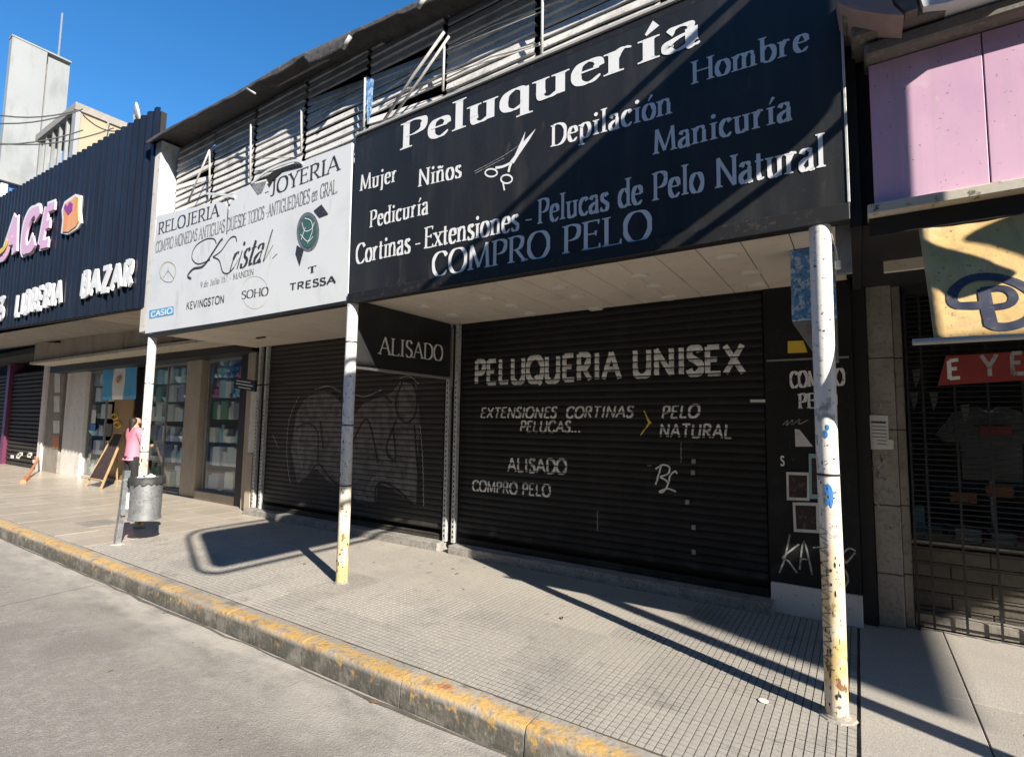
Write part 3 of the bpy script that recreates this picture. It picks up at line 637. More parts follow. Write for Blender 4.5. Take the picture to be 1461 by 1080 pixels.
# right end details: blue light box, tapered metal foot, plate with screws, yellow sticker
t = thing('light_box', (-.22, .6, 2.2), 'blue peeling box hanging under the canopy beside the nearest post', 'light box')
MB().box(-.37, -.10, .58, .74, 2.345, CZ-.003, .006).build('blue_box', M['blue_panel'], t)
a = at(1130, 462, 'y', .62); MB().prism([(-.37, .6, 2.342), (-.10, .6, 2.342), (-.10, .6, 2.05), (-.21, .6, 2.05)], (0, .12, 0)).build('tapered_foot', M['grey_metal'], t)
patch(bd, [(1124, 487), (1146, 486), (1152, 503), (1124, 504)], M['yellow'], YB, 'sticker', label='yellow sticker high on the black wall')
pl = thing('screwed_plate', (-.02, .3, 2.5), 'grey metal plate with screws right of the nearest post top', 'plate')
MB().box(-.08, .0, .10, .13, 2.52, CZ-.003, .003).build('plate', M['grey_metal'], pl)
mb = MB()
for z in (2.58, 2.68, 2.78): mb.lathe((-.012, .098, z), [(.001, 0), (.005, 0)], 6, cap=False)
mb.build('screws', M['dark'], pl)
MB().box(-.003, .057, .056, FY+.2, 2.78, 4.6).build('gap_wall', M['dark'], bd)
MB().box(-.015, .08, FY+.05, FY+.3, 0, 2.9).build('gap_wall', M['dark'], bd)
MB().tube([(-.10, -.02, 2.75), (-.075, .02, 2.65), (-.07, .03, 2.58)], .004, 5).build('loose_wire', M['slat_white'], bd)
MB().box(-.085, -.055, .0, .03, 2.53, 2.58, .004).build('socket', M['slat_white'], bd)

# louvres of the upper storey
ups = [-8.88, -7.74, -6.68, -5.58, -4.46, -3.34, -2.26, -1.14, -.02]
LY = .22
for k in range(len(ups)-1):
    x0, x1 = ups[k]+.03, ups[k+1]-.03
    lv = MB().box(x1-.005, x1+.055, LY+.04, LY+.10, 4.4, 5.80).build('louvre_bay', M['dark'], bd)
    z = 4.52; n = 0
    while z < tz((x0+x1)/2)-.03 if False else z < 5.86:
        sag = R.uniform(-.006, .006)+(R.choice([-.05, .03]) if R.random() < .03 else 0); s0 = R.uniform(-.004, .004); s1 = R.uniform(-.004, .004); tl = R.uniform(-.03, .03)
        if R.random() < .05: s1 -= .1
        mb = MB(); seg = 6
        for i in range(seg+1):
            t = i/seg; xx = x0+(x1-x0)*t; zz = z+s0*(1-t)+s1*t+sag*math.sin(math.pi*t); dy = R.uniform(-.0015, .0015)
            for (oy, oz) in ((-.006, -.046+tl*.3), (-.034, -.043), (-.016, .032), (-.006, .047), (.03, .050)): mb.v.append((xx, LY+oy+dy, zz+oz))
        for i in range(seg):
            for j in range(4): mb.f.append([i*5+j, i*5+j+1, (i+1)*5+j+1, (i+1)*5+j])
        mb.build('slat', M['slat'], lv, smooth=50); z += .098; n += 1
def pipe(pxs, r, m, nm='brace', y=.08): MB().tube([at(*q, 'y', y) for q in pxs], r, 7).build(nm, M[m], bd, smooth=True)
for q in ([(299, 216), (299, 262)], [(358, 178), (357, 256)], [(430, 150), (430, 216)], [(521, 112), (519, 182)], [(634, 62), (632, 130)], [(774, -4), (773, 78)]): pipe(q, .013, 'slat_white', 'upright_pipe')
for q, r in (([(299, 214), (283, 252), (268, 290)], .012), ([(634, 46), (590, 108), (548, 172)], .015), ([(641, 52), (600, 112), (556, 174)], .013)): pipe(q, r, 'slat_white', 'diagonal_brace', -.0)
for q in ([(299, 216), (330, 196), (345, 188)], [(352, 227), (380, 226), (420, 224)], [(300, 278), (320, 280), (334, 276)], [(550, 130), (640, 70), (780, 14)], [(552, 152), (630, 108), (772, 64)], [(640, 68), (700, 38), (780, 8), (860, -22)], [(600, 130), (700, 82), (770, 62)]): pipe(q, .006, 'slat_white', 'bent_rod', .12)
pipe([(236, 204), (500, 68), (640, -8)], .02, 'conc', 'eaves_rail', .12)
patch(bd, [(522, 108), (533, 114), (530, 160), (524, 178)], M['blue_panel'], .1, 'torn_blue_scrap', depth=.003)
# dark tarpaulin roof edge with sagging flaps
mb = MB(); n = 90; xs = [-9.25+i*(9.6/n) for i in range(n+1)]; rows = 7
def flap(x):
    d = .07+.05*noise.noise((x*1.3, 0, 0))+.03*noise.noise((x*5, 2, 0))
    if -6.2 < x < -5.2: d += .07*math.sin((x+6.2)*math.pi)
    if -5.1 < x < -4.35: d += .17
    if -3.6 < x < -2.8: d += .05
    return max(.03, d)
tpz = [at(q[0], q[1], 'y', -.12) for q in ((232, 187), (330, 135), (420, 82), (520, 36), (612, -6))]
def tz(x):
    a = tpz[0]; b = tpz[-1]
    for p, q in zip(tpz, tpz[1:]):
        if p.x <= x <= q.x: return p.z+(q.z-p.z)*(x-p.x)/(q.x-p.x)
    return a.z if x < a.x else b.z-(x-b.x)*.06
for i, x in enumerate(xs):
    d = flap(x)*.8
    for j in range(rows):
        t = j/(rows-1); wv = .02*noise.noise((x*4, t*2, 3))
        if t < .5: mb.v.append((x, .5-t*2*.62+wv*.5, tz(x)+.01+wv*.5+.02*math.sin(t*6)))
        else: mb.v.append((x, -.12+wv-.02*(t-.5), tz(x)-(t-.5)*2*d+wv*.6))
for i in range(n):
    for j in range(rows-1): mb.f.append([i*rows+j, i*rows+j+1, (i+1)*rows+j+1, (i+1)*rows+j])
tp = mb.build('tarpaulin', M['tarp'], bd, smooth=True); s_ = tp.modifiers.new('s', 'SOLIDIFY'); s_.thickness = .008
mb = MB(); 
pipe([(500, 52), (489, 70)], .022, 'slat_white', 'torn_strip', -.15); pipe([(606, -2), (596, 12)], .022, 'slat_white', 'torn_strip', -.15); pipe([(352, 127), (364, 134)], .014, 'slat_white', 'torn_strip', -.15)

# ================================================================== CANOPY POSTS
def post(px, x, lab, seam, ztop, blue=()):
    p = thing('canopy_post', (x, 0, 0), lab, 'post', 'white posts holding up the canopy')
    MB().tube([(x, 0, -.005), (x+.004, 0, .7), (x-.003, 0, 1.5), (x, 0, ztop)], [.058, .057, .057, .058], 24).build('shaft', M['post'], p, smooth=50)
    for z in seam: MB().lathe((x, 0, z), [(.0605, -.006), (.0605, .006)], 24, cap=False).build('seam_band', M['dark'], p)
    MB().lathe((x, 0, .0), [(.075, 0), (.07, .012), (.059, .02)], 20).build('foot', M['conc'], p)
    return p
pR = post(1185, -.155, 'nearest canopy post with peeling paint, yellow lower down and blue splashes', (1.33,), 2.80)
pM = post(489, -4.335, 'middle canopy post between the white jewellery sign and the black hairdresser sign', (.95, 1.55, 2.4), 2.80)
pL = post(207, -8.80, 'farthest canopy post behind the litter bin', (1.1, 2.1), 2.80)
# paint blotches and scribbles: small curved patches on the shafts
def on_post(par, x0, items, m, nm):
    mb = MB()
    for (ang, z, wv, h) in items:
        n = 6; k = len(mb.v); rr = .0592+R.uniform(0, .0006)
        pts = []
        for i in range(12):
            t = 2*math.pi*i/12; rad = R.uniform(.6, 1.1); a = math.radians(ang)+math.cos(t)*wv*rad/.058/2; zz = z+math.sin(t)*h*rad/2
            pts.append((x0+rr*math.sin(a), -rr*math.cos(a), zz))
        ac = math.radians(ang); pts.append((x0+rr*math.sin(ac), -rr*math.cos(ac), z))
        mb.add(pts, [[i, (i+1) % 12, 12] for i in range(12)])
    return mb.build(nm, m, par, kind='stuff')
blu = mat('blue_splash', (.05, .22, .55), .5)
on_post(pR, -.155, [(-5, 1.56, .03, .05), (8, 1.60, .02, .04), (0, 1.25, .045, .09), (12, 1.2, .03, .12), (-8, 1.18, .03, .05)], blu, 'blue_splash')
on_post(pR, -.155, [(R.uniform(-70, 50), R.uniform(.5, 1.68), R.uniform(.003, .012), R.uniform(.006, .03)) for _ in range(22)], M['graf_line'], 'dark_scuffs')
on_post(pR, -.155, [(R.uniform(-70, 40), R.uniform(.04, .85), R.uniform(.003, .012), R.uniform(.008, .05)) for _ in range(30)], M['graf_line'], 'dark_scuffs')
on_post(pM, -4.335, [(R.uniform(-60, 60), R.uniform(.05, 1.4), R.uniform(.006, .02), R.uniform(.01, .05)) for _ in range(20)], M['graf_line'], 'dark_scuffs')
on_post(pM, -4.335, [(-20, 1.80, .04, .07)], blu, 'blue_splash')
on_post(pL, -8.80, [(R.uniform(-60, 60), R.uniform(.9, 1.6), R.uniform(.006, .03), R.uniform(.01, .08)) for _ in range(22)], M['graf_line'], 'dark_scuffs')
# sprayed squiggles up the nearest post
mb = MB()
for i in range(9):
    z = .28+i*.085; rr = .0600; q = []
    for k in range(9):
        a = math.radians(-35+R.uniform(-3, 3)+28*math.sin(k*1.1+i)); q.append((-.155+rr*math.sin(a), -rr*math.cos(a), z+k*.009))
    mb.tube(q, .0016, 4)
mb.build('sprayed_squiggle', M['graf_line'], pR)

# ================================================================== WHITE JEWELLERY SIGN
SY = -.045
ws = thing('jewellery_sign', (-6.6, SY, 2.85), 'white torn jewellery shop sign with watch picture and black script', 'sign')
patch(ws, [(207, 476), (496, 432), (502, 204), (445, 225), (430, 232), (405, 241), (392, 250), (385, 262), (370, 264), (357, 263), (340, 272), (331, 281), (327, 300), (322, 291), (312, 288), (224, 308)], M['white_sign'], SY, 'panel', lift=0, depth=.03)
MB().box(at(207, 476, 'y', 0).x, XM-.01, -.06, .03, 2.79, at(300, 464, 'y', -.045).z+.012, .003).build('bottom_rail', M['black_frame'], ws)
patch(ws, [(379, 254), (392, 243), (418, 234), (432, 236), (404, 243), (389, 257), (385, 265)], M['dark'], SY-.012, 'curled_tear', depth=.01)
patch(ws, [(357, 262), (366, 262), (381, 258), (374, 275), (368, 278)], M['ink_grey'], SY, 'torn_flap', lift=.004)
strokes(ws, [[(321, 283), (326, 290), (325, 312), (324, 334)]], M['ink'], .022, 'y', SY, 'split', lift=.004)
strokes(ws, [[(296, 277), (318, 278), (336, 282)], [(360, 262), (385, 243), (420, 230), (432, 233)]], M['white_sign'], .03, 'y', SY, 'curled_edge', lift=.012, depth=.012)
def ww(st, a, b, h, sty, m='ink', **k): return write(ws, st, a, b, h, sty, M[m], 'y', SY, **k)
ww('RELOJERIA', (226, 335), (312, 309), 16, 'caps'); ww('-JOYERIA', (377, 283), (484, 243), 20, 'caps')
ww('COMPRO MONEDAS ANTIGUAS DIJES', (222, 361), (343, 324), 15, 'cond', 'ink_grey', gap=.06); ww('DE TODOS -ANTIGUEDADES en GRAL.', (343, 324), (482, 275), 17, 'cond', 'ink_grey', gap=.06)
pen_lab = 'large flowing black script'
# script word: swashed capital plus joined small letters
strokes(ws, [[(273, 398), (268, 394), (276, 384), (290, 380), (303, 362), (314, 345), (318, 341)], ], M['ink'], .035, 'y', SY, 'lettering', pen_lab)
strokes(ws, [[(300, 371), (283, 377), (274, 368), (279, 352), (293, 342), (305, 341), (309, 348)], [(338, 345), (336, 338), (328, 341), (316, 358), (304, 367)], [(304, 367), (313, 372), (318, 388), (326, 390), (334, 382)]], M['ink'], .018, 'y', SY, 'lettering', pen_lab)
write(ws, 'ristal', (326, 388), (388, 369), 36, 'cal', M['ink'], 'y', SY, slant=.42, gap=.02, label='small letters of the flowing black script', bold=.95)
strokes(ws, [[(334, 382), (342, 368)], [(346, 384), (354, 368)], [(360, 379), (370, 362)], [(376, 374), (390, 350)], [(389, 369), (396, 362)]], M['ink'], .008, 'y', SY, 'script_link')
ww('9 de Julio 157 - MANDIN', (286, 411), (362, 392), 8, 'cond', 'ink_grey'); ww('KEVINGSTON', (266, 442), (320, 432), 10, 'sans'); ww('SOHO', (345, 427), (383, 421), 11, 'caps', 'ink'); ww('TRESSA', (413, 415), (479, 404), 9.5, 'sans', bold=1.15)
ww('T', (440, 391), (451, 388), 9, 'caps', bold=1.5)
patch(ws, [(213, 443), (248, 437), (248, 449), (213, 455)], M['flagblue'], SY, 'blue_tag'); write(ws, 'CASIO', (216, 452.5), (246, 447), 7, 'sans', M['white_print'], 'y', SY, lift=.005, bold=1.5)
strokes(ws, [disc_pts(364, 417, 19, 23)+[(383, 417)]], M['white_wall'], .01, 'y', SY, 'ring', 'faint grey ring')
gold = mat('gold_print', (.45, .36, .16), .5)
strokes(ws, [[(230, 396), (228, 388), (233, 377), (241, 374), (249, 379), (251, 389), (247, 398)]], gold, .014, 'y', SY, 'laurel', 'gold wreath emblem')
strokes(ws, [[(229, 396), (236, 402), (245, 402), (249, 396)], [(240, 380), (240, 398)], [(240, 386), (233, 397)], [(240, 386), (247, 396)]], M['ink_grey'], .009, 'y', SY, 'emblem')
# watch
wt = patch(ws, disc_pts(440, 331, 16, 28, 28, .1), M['galv'], SY, 'watch_case', lift=.004, label='picture of a wrist watch')
patch(ws, disc_pts(440, 331, 12.5, 23, 28), mat('green_dial', (.05, .12, .11), .4), SY, 'watch_dial', lift=.008)
patch(ws, [(448, 301), (459, 292), (469, 306), (456, 311)], M['ink'], SY, 'watch_strap', lift=.0045); patch(ws, [(424, 350), (434, 357), (430, 372), (428, 380), (422, 362)], M['ink'], SY, 'watch_strap', lift=.0045)
strokes(ws, [[(432, 318), (436, 330), (445, 328), (450, 318)], [(430, 335), (440, 345), (448, 338)], [(436, 312), (445, 316), (447, 330), (440, 348)], [(431, 343), (437, 325)]], M['white_print'], .009, 'y', SY, 'dial_marks', lift=.012)

# ================================================================== BLACK HAIRDRESSER SIGN
bs = thing('hairdresser_sign', (-2.2, SY, 2.8), 'long black hairdresser sign lettered in white across the canopy front', 'sign')
BT = at(765, 87, 'y', SY).z; BF = at(840, 68, 'y', SY).z
MB().box(XM, -.012, SY, .02, 2.90, BF).build('panel', M['black_sign'], bs)
MB().box(XM-.004, 0, SY-.018, .03, 2.795, 2.897, .004).build('bottom_rail', M['black_frame'], bs)
MB().box(XM-.004, 0, SY+.006, .03, BF+.002, BT, .004).build('top_rail', M['black_frame'], bs)
MB().box(XM, 0, SY-.01, .05, BT+.003, BT+.03, .003).build('flashing', M['slat_white'], bs)
MB().box(-.010, .004, SY-.006, .02, 2.90, BF, .002).build('end_trim', M['perf'], bs)
mb = MB()
for z in (3.0, 3.3, 3.6, 3.9, 4.2): mb.lathe((-.05, SY-.001, z), [(.001, 0), (.007, 0)], 8, cap=False)
SB = SY
def wb(st, a, b, h, sty, **k): return write(bs, st, a, b, h, sty, M['white_print'], 'y', SB, label='white word '+st if st != '-' else 'white dash', **k)
wb('Peluquería', (574, 214), (999, 61), 36.5, 'heavy', gap=.08)
wb('Mujer', (514, 273), (566, 259), 22, 'book'); wb('Niños', (597, 267), (658, 253), 24, 'book'); wb('Pedicuría', (528, 325), (611, 305), 23, 'book')
wb('Depilación', (787, 210), (959, 162), 30, 'book'); wb('Hombre', (988, 121), (1154, 71), 32, 'book'); wb('Manicuría', (933, 221), (1130, 171), 34, 'book')
wb('Cortinas', (508, 377), (585, 360.5), 27.5, 'book', gap=.07); wb('-', (591, 359), (601, 357), 27.5, 'book'); wb('Extensiones', (606, 355), (740, 328.5), 29.5, 'book', gap=.07); wb('-', (748, 326), (761, 324), 31, 'book'); wb('Pelucas de Pelo Natural', (768, 320), (1178, 238), 34.5, 'book', gap=.07)
wb('COMPRO PELO', (617, 395), (929, 341), 33, 'caps', gap=.09)
sc_m = M['white_print']
patch(bs, [(727, 232), (733, 226), (741, 208), (750, 188), (747, 203), (738, 222), (731, 234)], sc_m, SB, 'scissors', label='picture of open scissors', lift=.003)
patch(bs, [(728, 231), (735, 222), (748, 202), (765, 184), (755, 201), (741, 221), (733, 234)], sc_m, SB, 'scissors', lift=.0036)
strokes(bs, [[(731, 232), (718, 238), (707, 240)], [(730, 233), (727, 240), (726, 246)]], sc_m, .022, 'y', SB, 'scissors')
strokes(bs, [disc_pts(701, 247, 8.5, 5.5, 16, .3)+[disc_pts(701, 247, 8.5, 5.5, 16, .3)[0]], disc_pts(723, 256, 8, 6, 16)+[(731, 256)], [(718, 262), (720, 272)]], sc_m, .014, 'y', SB, 'scissors')
strokes(bs, [[(677, 245), (720, 222), (757, 196)], [(678, 248), (720, 226)]], M['ink_grey'], .006, 'y', SB, 'comb', 'faint grey comb behind the scissors')

# ================================================================== ALISADO SIGN (hangs square to the fronts)
AX = -4.36
al = thing('hanging_sign', (AX, .8, 2.2), 'black hanging sign under the canopy reading ALISADO', 'sign')
MB().box(AX-.05, AX, .08, FY-.09, 2.17, CZ-.004, .005).build('panel', M['black_sign'], al)
write(al, 'ALISADO', (541, 505), (631, 515), 25, 'caps', M['white_paint2'], 'x', AX, label='white word')
MB().box(AX-.055, AX+.005, .08, FY-.09, 2.14, 2.168, .003).build('bottom_rail', M['grey_metal'], al)
MB().tube([(AX+.02, FY-.075, 2.05), (AX+.02, FY-.075, 2.80)], .012, 6).build('hanger', M['grey_metal'], al)

# ================================================================== BOOKSHOP / BAZAAR BUILDING to the left
lb = thing('bazaar_building', (-14, 2, 0), 'bazaar building with navy ribbed fascia and beige pillared shop windows', 'building')
def zb_(x): return 3.28+.040*(-9.07-x)
def zt_(x): return 6.50+.052*(-9.07-x)
mb = MB(); x = -9.09; cols = []; pit = .25
while x > -30:
    for dx, y in ((0, 0), (.05, -.035), (.12, -.035), (.17, 0)): cols.append((x-dx, y+.0))
    x -= pit
for cx, cy in cols: mb.v += [(cx, cy, zb_(cx)), (cx, cy, zt_(cx))]
for i in range(len(cols)-1): mb.f.append([2*i, 2*i+1, 2*i+3, 2*i+2])
fs = mb.build('ribbed_fascia', M['navy'], lb); sm = fs.modifiers.new('s', 'SOLIDIFY'); sm.thickness = .006; sm.offset = 1
mb = MB().prism([(-9.08, .01, zb_(-9.08)), (-9.08, .01, zt_(-9.08)-.06), (-30, .01, zt_(-30)-.06), (-30, .01, zb_(-30))], (0, .08, 0)).build('fascia_backing', M['dark'], lb)
MB().prism([(-9.10, .1, 3.30), (-9.10, .1, 6.1), (-30, .1, 6.8), (-30, .1, 3.9)], (0, 9, 0)).build('building_mass', M['conc'], lb)
MB().prism([(-9.0, .1, 3.29), (-9.0, 1.22, 3.29), (-30, 1.22, 3.95), (-30, .1, 3.95)], (0, 0, .06)).build('soffit', M['beige'], lb)
x = -9.0
for i, L0 in enumerate((1.9, 2.2, 1.6, 2.1, 1.9)):
    MB().prism([(x-.012, 1.2, 3.02), (x-L0+.012, 1.2, 3.06), (x-L0+.012, 1.2, 3.62), (x-.012, 1.2, 3.44)], (0, .2, 0)).build('beam_panel', M['beige'], lb); x -= L0
MB().box(-18.9, -9.0, 1.42, 1.6, 3.0, 3.03).build('beam_core', M['dark'], lb)
MB().prism([(-9.0, 1.12, 2.94), (-18.7, 1.12, 2.98), (-18.7, 1.12, 3.04), (-9.0, 1.12, 3.0)], (0, .5, 0)).build('pale_ledge', M['ledge'], lb)
MB().box(-18.9, -8.93, 1.62, 2.12, 2.80, 2.99).build('window_head', M['black_frame'], lb)
MB().box(-18.9, -8.93, 3.3, 9, -.1, 3.0).build('back_wall', M['conc'], lb)
MB().box(-18.9, -8.93, 1.95, 3.3, 2.99, 3.2).build('shop_ceiling', M['dark'], lb)
MB().box(-18.9, -8.93, 2.1, 3.3, -.02, .02).build('shop_floor', M['conc'], lb)
MB().box(-18.6, -17.25, 1.93, 2.1, -.01, 2.82, .01).build('white_pilaster', M['white_wall'], lb, label='white rendered pilaster at the left of the window')
MB().box(-17.2, -14.6, 1.97, 2.1, .0, .07, .004).build('window_sill', M['ledge'], lb); MB().box(-14.6, -11.99, 1.97, 2.1, .0, .05, .004).build('window_sill', M['ledge'], lb)
MB().box(-11.90, -11.30, 1.95, 2.2, -.01, 2.86, .012).build('pillar', M['beige'], lb)
MB().box(-9.30, -9.05, 1.78, 1.98, -.01, 2.86, .012).build('pillar', M['beige'], lb)
MB().box(-8.98, -8.80, 1.66, 1.9, .0, 1.0, .01).build('pillar_base', M['beige'], lb); MB().box(-8.98, -8.80, 1.68, 1.9, 1.01, 2.1, .006).build('notice_board', M['paper'], lb)
MB().box(-11.17, -9.72, 1.9, 2.12, .0, .16, .006).build('window_sill', M['beige'], lb)
MB().box(-9.72, -9.37, 1.9, 2.05, .0, 2.8).build('dark_jamb', M['black_frame'], lb)
def pane(x0, x1, z0, z1, y=2.05, fm='grey_metal', mull=()):
    f = MB(); f.box(x0, x0+.04, y-.02, y+.02, z0, z1); f.box(x1-.04, x1, y-.02, y+.02, z0, z1); f.box(x0+.04, x1-.04, y-.02, y+.02, z1-.05, z1); f.box(x0+.04, x1-.04, y-.02, y+.02, z0, z0+.04)
    for q in mull: f.box(q-.015, q+.015, y-.018, y+.018, z0+.04, z1-.05)
    o = f.build('window', M[fm], lb); MB().box(x0+.04, x1-.04, y-.004, y+.004, z0+.04, z1-.05).build('pane', M['glass'], o)
pane(-17.24, -16.1, .07, 2.80); pane(-13.85, -11.97, .05, 2.80, mull=(-12.9,)); pane(-11.16, -9.74, .16, 2.80)
MB().box(-16.08, -15.0, 2.2, 2.24, .02, 2.7, .006).build('door_leaf', M['wood'], lb, label='yellow-brown open door leaf')
MB().box(-14.5, -14.0, 2.5, 2.54, .3, 2.1, .004).build('inner_cabinet', M['white_wall'], lb)
# shelves
def shelf_bay(x0, x1, zs, y0=2.14, y1=2.6):
    for z in zs: MB().box(x0, x1, y0, y1, z-.02, z).build('shelf', M['grey_metal'], lb)
bays = [(-17.15, -16.15, (.62, 1.1, 1.55, 2.0, 2.42)), (-13.8, -12.0, (.62, 1.08, 1.52, 1.96, 2.38)), (-11.1, -9.8, (.66, 1.12, 1.58, 2.02, 2.42))]
def item(kind, x, y, z, s, gm):
    mb = MB()
    if kind == 'packet':
        w_, d_, h_ = .16*s, .10*s, .24*s; mb.box(x-w_/2, x+w_/2, y-d_/2, y+d_/2, z, z+h_, .008); mb.box(x-w_/2+.01, x+w_/2-.01, y-d_/2-.003, y-d_/2, z+h_*.3, z+h_*.7)
        return mb, 'upright packet of goods on the bazaar window shelves', 'packet'
    if kind == 'bottle':
        mb.lathe((x, y, z), [(.045*s, 0), (.05*s, .02*s), (.05*s, .15*s), (.02*s, .2*s), (.02*s, .23*s), (.026*s, .232*s), (.026*s, .25*s)], 10); return mb, 'plastic bottle standing on the bazaar window shelves', 'bottle'
    if kind == 'bowl':
        mb.lathe((x, y, z), [(.05*s, 0), (.06*s, .01*s), (.10*s, .08*s), (.105*s, .09*s), (.09*s, .085*s), (.05*s, .02*s)], 12); return mb, 'household bowl on the bazaar window shelves', 'bowl'
    bm = bmesh.new()
    for c, r in (((0, 0, .09), .09), ((0, -.01, .21), .065), ((-.05, 0, .27), .028), ((.05, 0, .27), .028), ((-.085, -.03, .11), .032), ((.085, -.03, .11), .032), ((-.05, -.07, .03), .035), ((.05, -.07, .03), .035)):
        bmesh.ops.create_icosphere(bm, subdivisions=1, radius=r*s, matrix=Matrix.Translation((x+c[0]*s, y+c[1]*s, z+c[2]*s)))
    bm.verts.index_update(); mb.add([v.co[:] for v in bm.verts], [[v.index for v in f.verts] for f in bm.faces]); bm.free()
    return mb, 'stuffed toy animal on the bazaar window shelves', 'toy'
for bi, (x0, x1, zs) in enumerate(bays):
    for zi, z in enumerate((.09,)+zs):
        x = x0+.08; num = 0
        while x < x1-.1:
            num += 1; s = R.uniform(1.1, 1.6); k = R.choice(['packet', 'packet', 'bottle', 'bowl', 'packet'])
            gm = R.choice(['white', 'white', 'grey', 'cyan', 'white', 'lilac', 'white', 'green', 'white'])
            if bi == 2 and zi >= 4: k = R.choice(['toy', 'toy', 'packet']); gm = R.choice(['pink', 'yellow', 'blue', 'red', 'cyan', 'white']); s *= 1.05
            if zi == 0: s *= 1.25
            mb, lab, cat = item(k, x, R.uniform(2.16, 2.24), z+.001, s, gm)
            o = mb.build({'packet': 'goods_packet', 'bottle': 'bottle', 'bowl': 'bowl', 'toy': 'plush_toy'}[k], GOODS[gm], None, smooth=40); rebase(o)
            col = {'white': 'white', 'grey': 'grey', 'cyan': 'pale blue', 'lilac': 'lilac', 'green': 'green', 'pink': 'pink', 'yellow': 'yellow', 'blue': 'blue', 'red': 'red'}[gm]
            bay = ('left of flag', 'behind the bin', 'right of pillar')[bi]; row = 'floor level' if zi == 0 else ('lowest', 'second', 'middle', 'fourth', 'top')[zi-1]+' shelf'
            tag(o, '%s %s, %s on the %s, window %s' % (col, {'packet': 'packet', 'bottle': 'bottle', 'bowl': 'bowl', 'toy': 'stuffed toy'}[cat], ('first', 'second', 'third', 'fourth', 'fifth', 'sixth', 'seventh', 'eighth', 'ninth', 'tenth', 'eleventh', 'twelfth')[min(num-1, 11)]+' from the left', row, bay), cat, 'goods on the bazaar window shelves')
            x += R.uniform(.12, .18)*s
# flag hung in the doorway
fl = thing('national_flag', (-15.3, 2.0, 2.0), 'light blue and white striped flag with a small sun hanging in the shop entrance', 'flag')
def cloth(x0, x1, z0, z1, y, m, nm, par):
    mb = MB(); nx, nz = 8, 8
    for i in range(nx+1):
        for j in range(nz+1):
            xx = x0+(x1-x0)*i/nx; zz = z0+(z1-z0)*j/nz; mb.v.append((xx, y+.02*math.sin(xx*9)+.01*math.sin(zz*7+xx*4), zz))
    for i in range(nx):
        for j in range(nz): a = i*(nz+1)+j; mb.f.append([a, a+1, a+nz+2, a+nz+1])
    o = mb.build(nm, M[m], par, smooth=True); s = o.modifiers.new('s', 'SOLIDIFY'); s.thickness = .003; return o
cloth(-16.25, -15.62, 2.03, 2.98, 1.98, 'flagblue', 'blue_stripe', fl); cloth(-15.62, -14.98, 2.03, 2.98, 1.98, 'flagwhite', 'white_stripe', fl); cloth(-14.98, -14.33, 2.03, 2.98, 1.98, 'flagblue', 'blue_stripe', fl)
MB().prism([(-15.3+.13*math.cos(a*math.pi/8)*(1 if a % 2 else .65), 1.945, 2.52+.10*math.sin(a*math.pi/8)*(1 if a % 2 else .65)) for a in range(16)], (0, .006, 0)).build('sun_emblem', M['rust'], fl)
# paper notice in window and yellow rings on the door
for px, py in ((376/4.5+80, 515/4.5+480), (395/4.5+80, 565/4.5+480)):
    p = at(px, py, 'y', 2.19); bm = bmesh.new(); mb = MB(); mb.tube([(p.x+.2*math.cos(a*math.pi/8), 2.19, p.z+.07*math.sin(a*math.pi/8)) for a in range(17)], .022, 5); mb.build('yellow_ring', M['yellow'], lb)
p = at(134, 592, 'y', 2.03); MB().box(p.x-.12, p.x+.14, 2.02, 2.03, p.z-.22, p.z+.13).build('window_notice', M['paper'], lb); MB().box(p.x-.16, p.x+.16, 2.02, 2.03, p.z-.42, p.z-.24).build('window_notice', GOODS['blue'], lb)
# chalkboard easel
cb = thing('chalkboard_easel', (-14.6, 1.7, 0), 'wooden chalkboard easel leaning open at the shop entrance', 'chalkboard')
def slab_(a, b, wv, m, nm): MB().tube([a, b], wv, 5).build(nm, M[m], cb)
slab_((-14.95, 1.35, 0), (-14.75, 1.78, 1.25), .025, 'wood', 'leg'); slab_((-14.1, 1.35, 0), (-14.25, 1.78, 1.25), .025, 'wood', 'leg'); slab_((-14.9, 1.95, 0), (-14.7, 1.8, 1.2), .02, 'wood', 'leg'); slab_((-14.15, 1.95, 0), (-14.3, 1.8, 1.2), .02, 'wood', 'leg')
MB().prism([(-14.9, 1.40, .2), (-14.14, 1.40, .2), (-14.27, 1.77, 1.2), (-14.74, 1.77, 1.2)], (0, .012, 0)).build('writing_board', M['board'], cb)
MB().tube([(-14.77, 1.77, 1.24), (-14.24, 1.77, 1.24)], .025, 5).build('top_rail', M['wood'], cb); MB().tube([(-14.9, 1.38, .18), (-14.13, 1.38, .18)], .02, 5).build('bottom_rail', M['wood'], cb)
# small dark projecting sign beside the toys window
hs_ = thing('projecting_sign', (-9.0, 1.5, 2.0), 'small black projecting sign with faint white lines beside the toy window', 'sign')
patch(hs_, [(334, 538), (364, 543), (364, 559), (334, 554)], M['black_frame'], 1.3, 'panel', depth=.03)
strokes(hs_, [[(338, 543), (358, 546)], [(337, 547), (361, 551)], [(340, 552), (358, 555)]], M['white_print'], .016, 'y', 1.3, 'text_line', lift=.005)
MB().tube([at(364, 550, 'y', 1.31), (at(364, 550, 'y', 1.31).x+.25, 1.66, 2.2)], .012, 5).build('bracket', M['black_frame'], hs_)

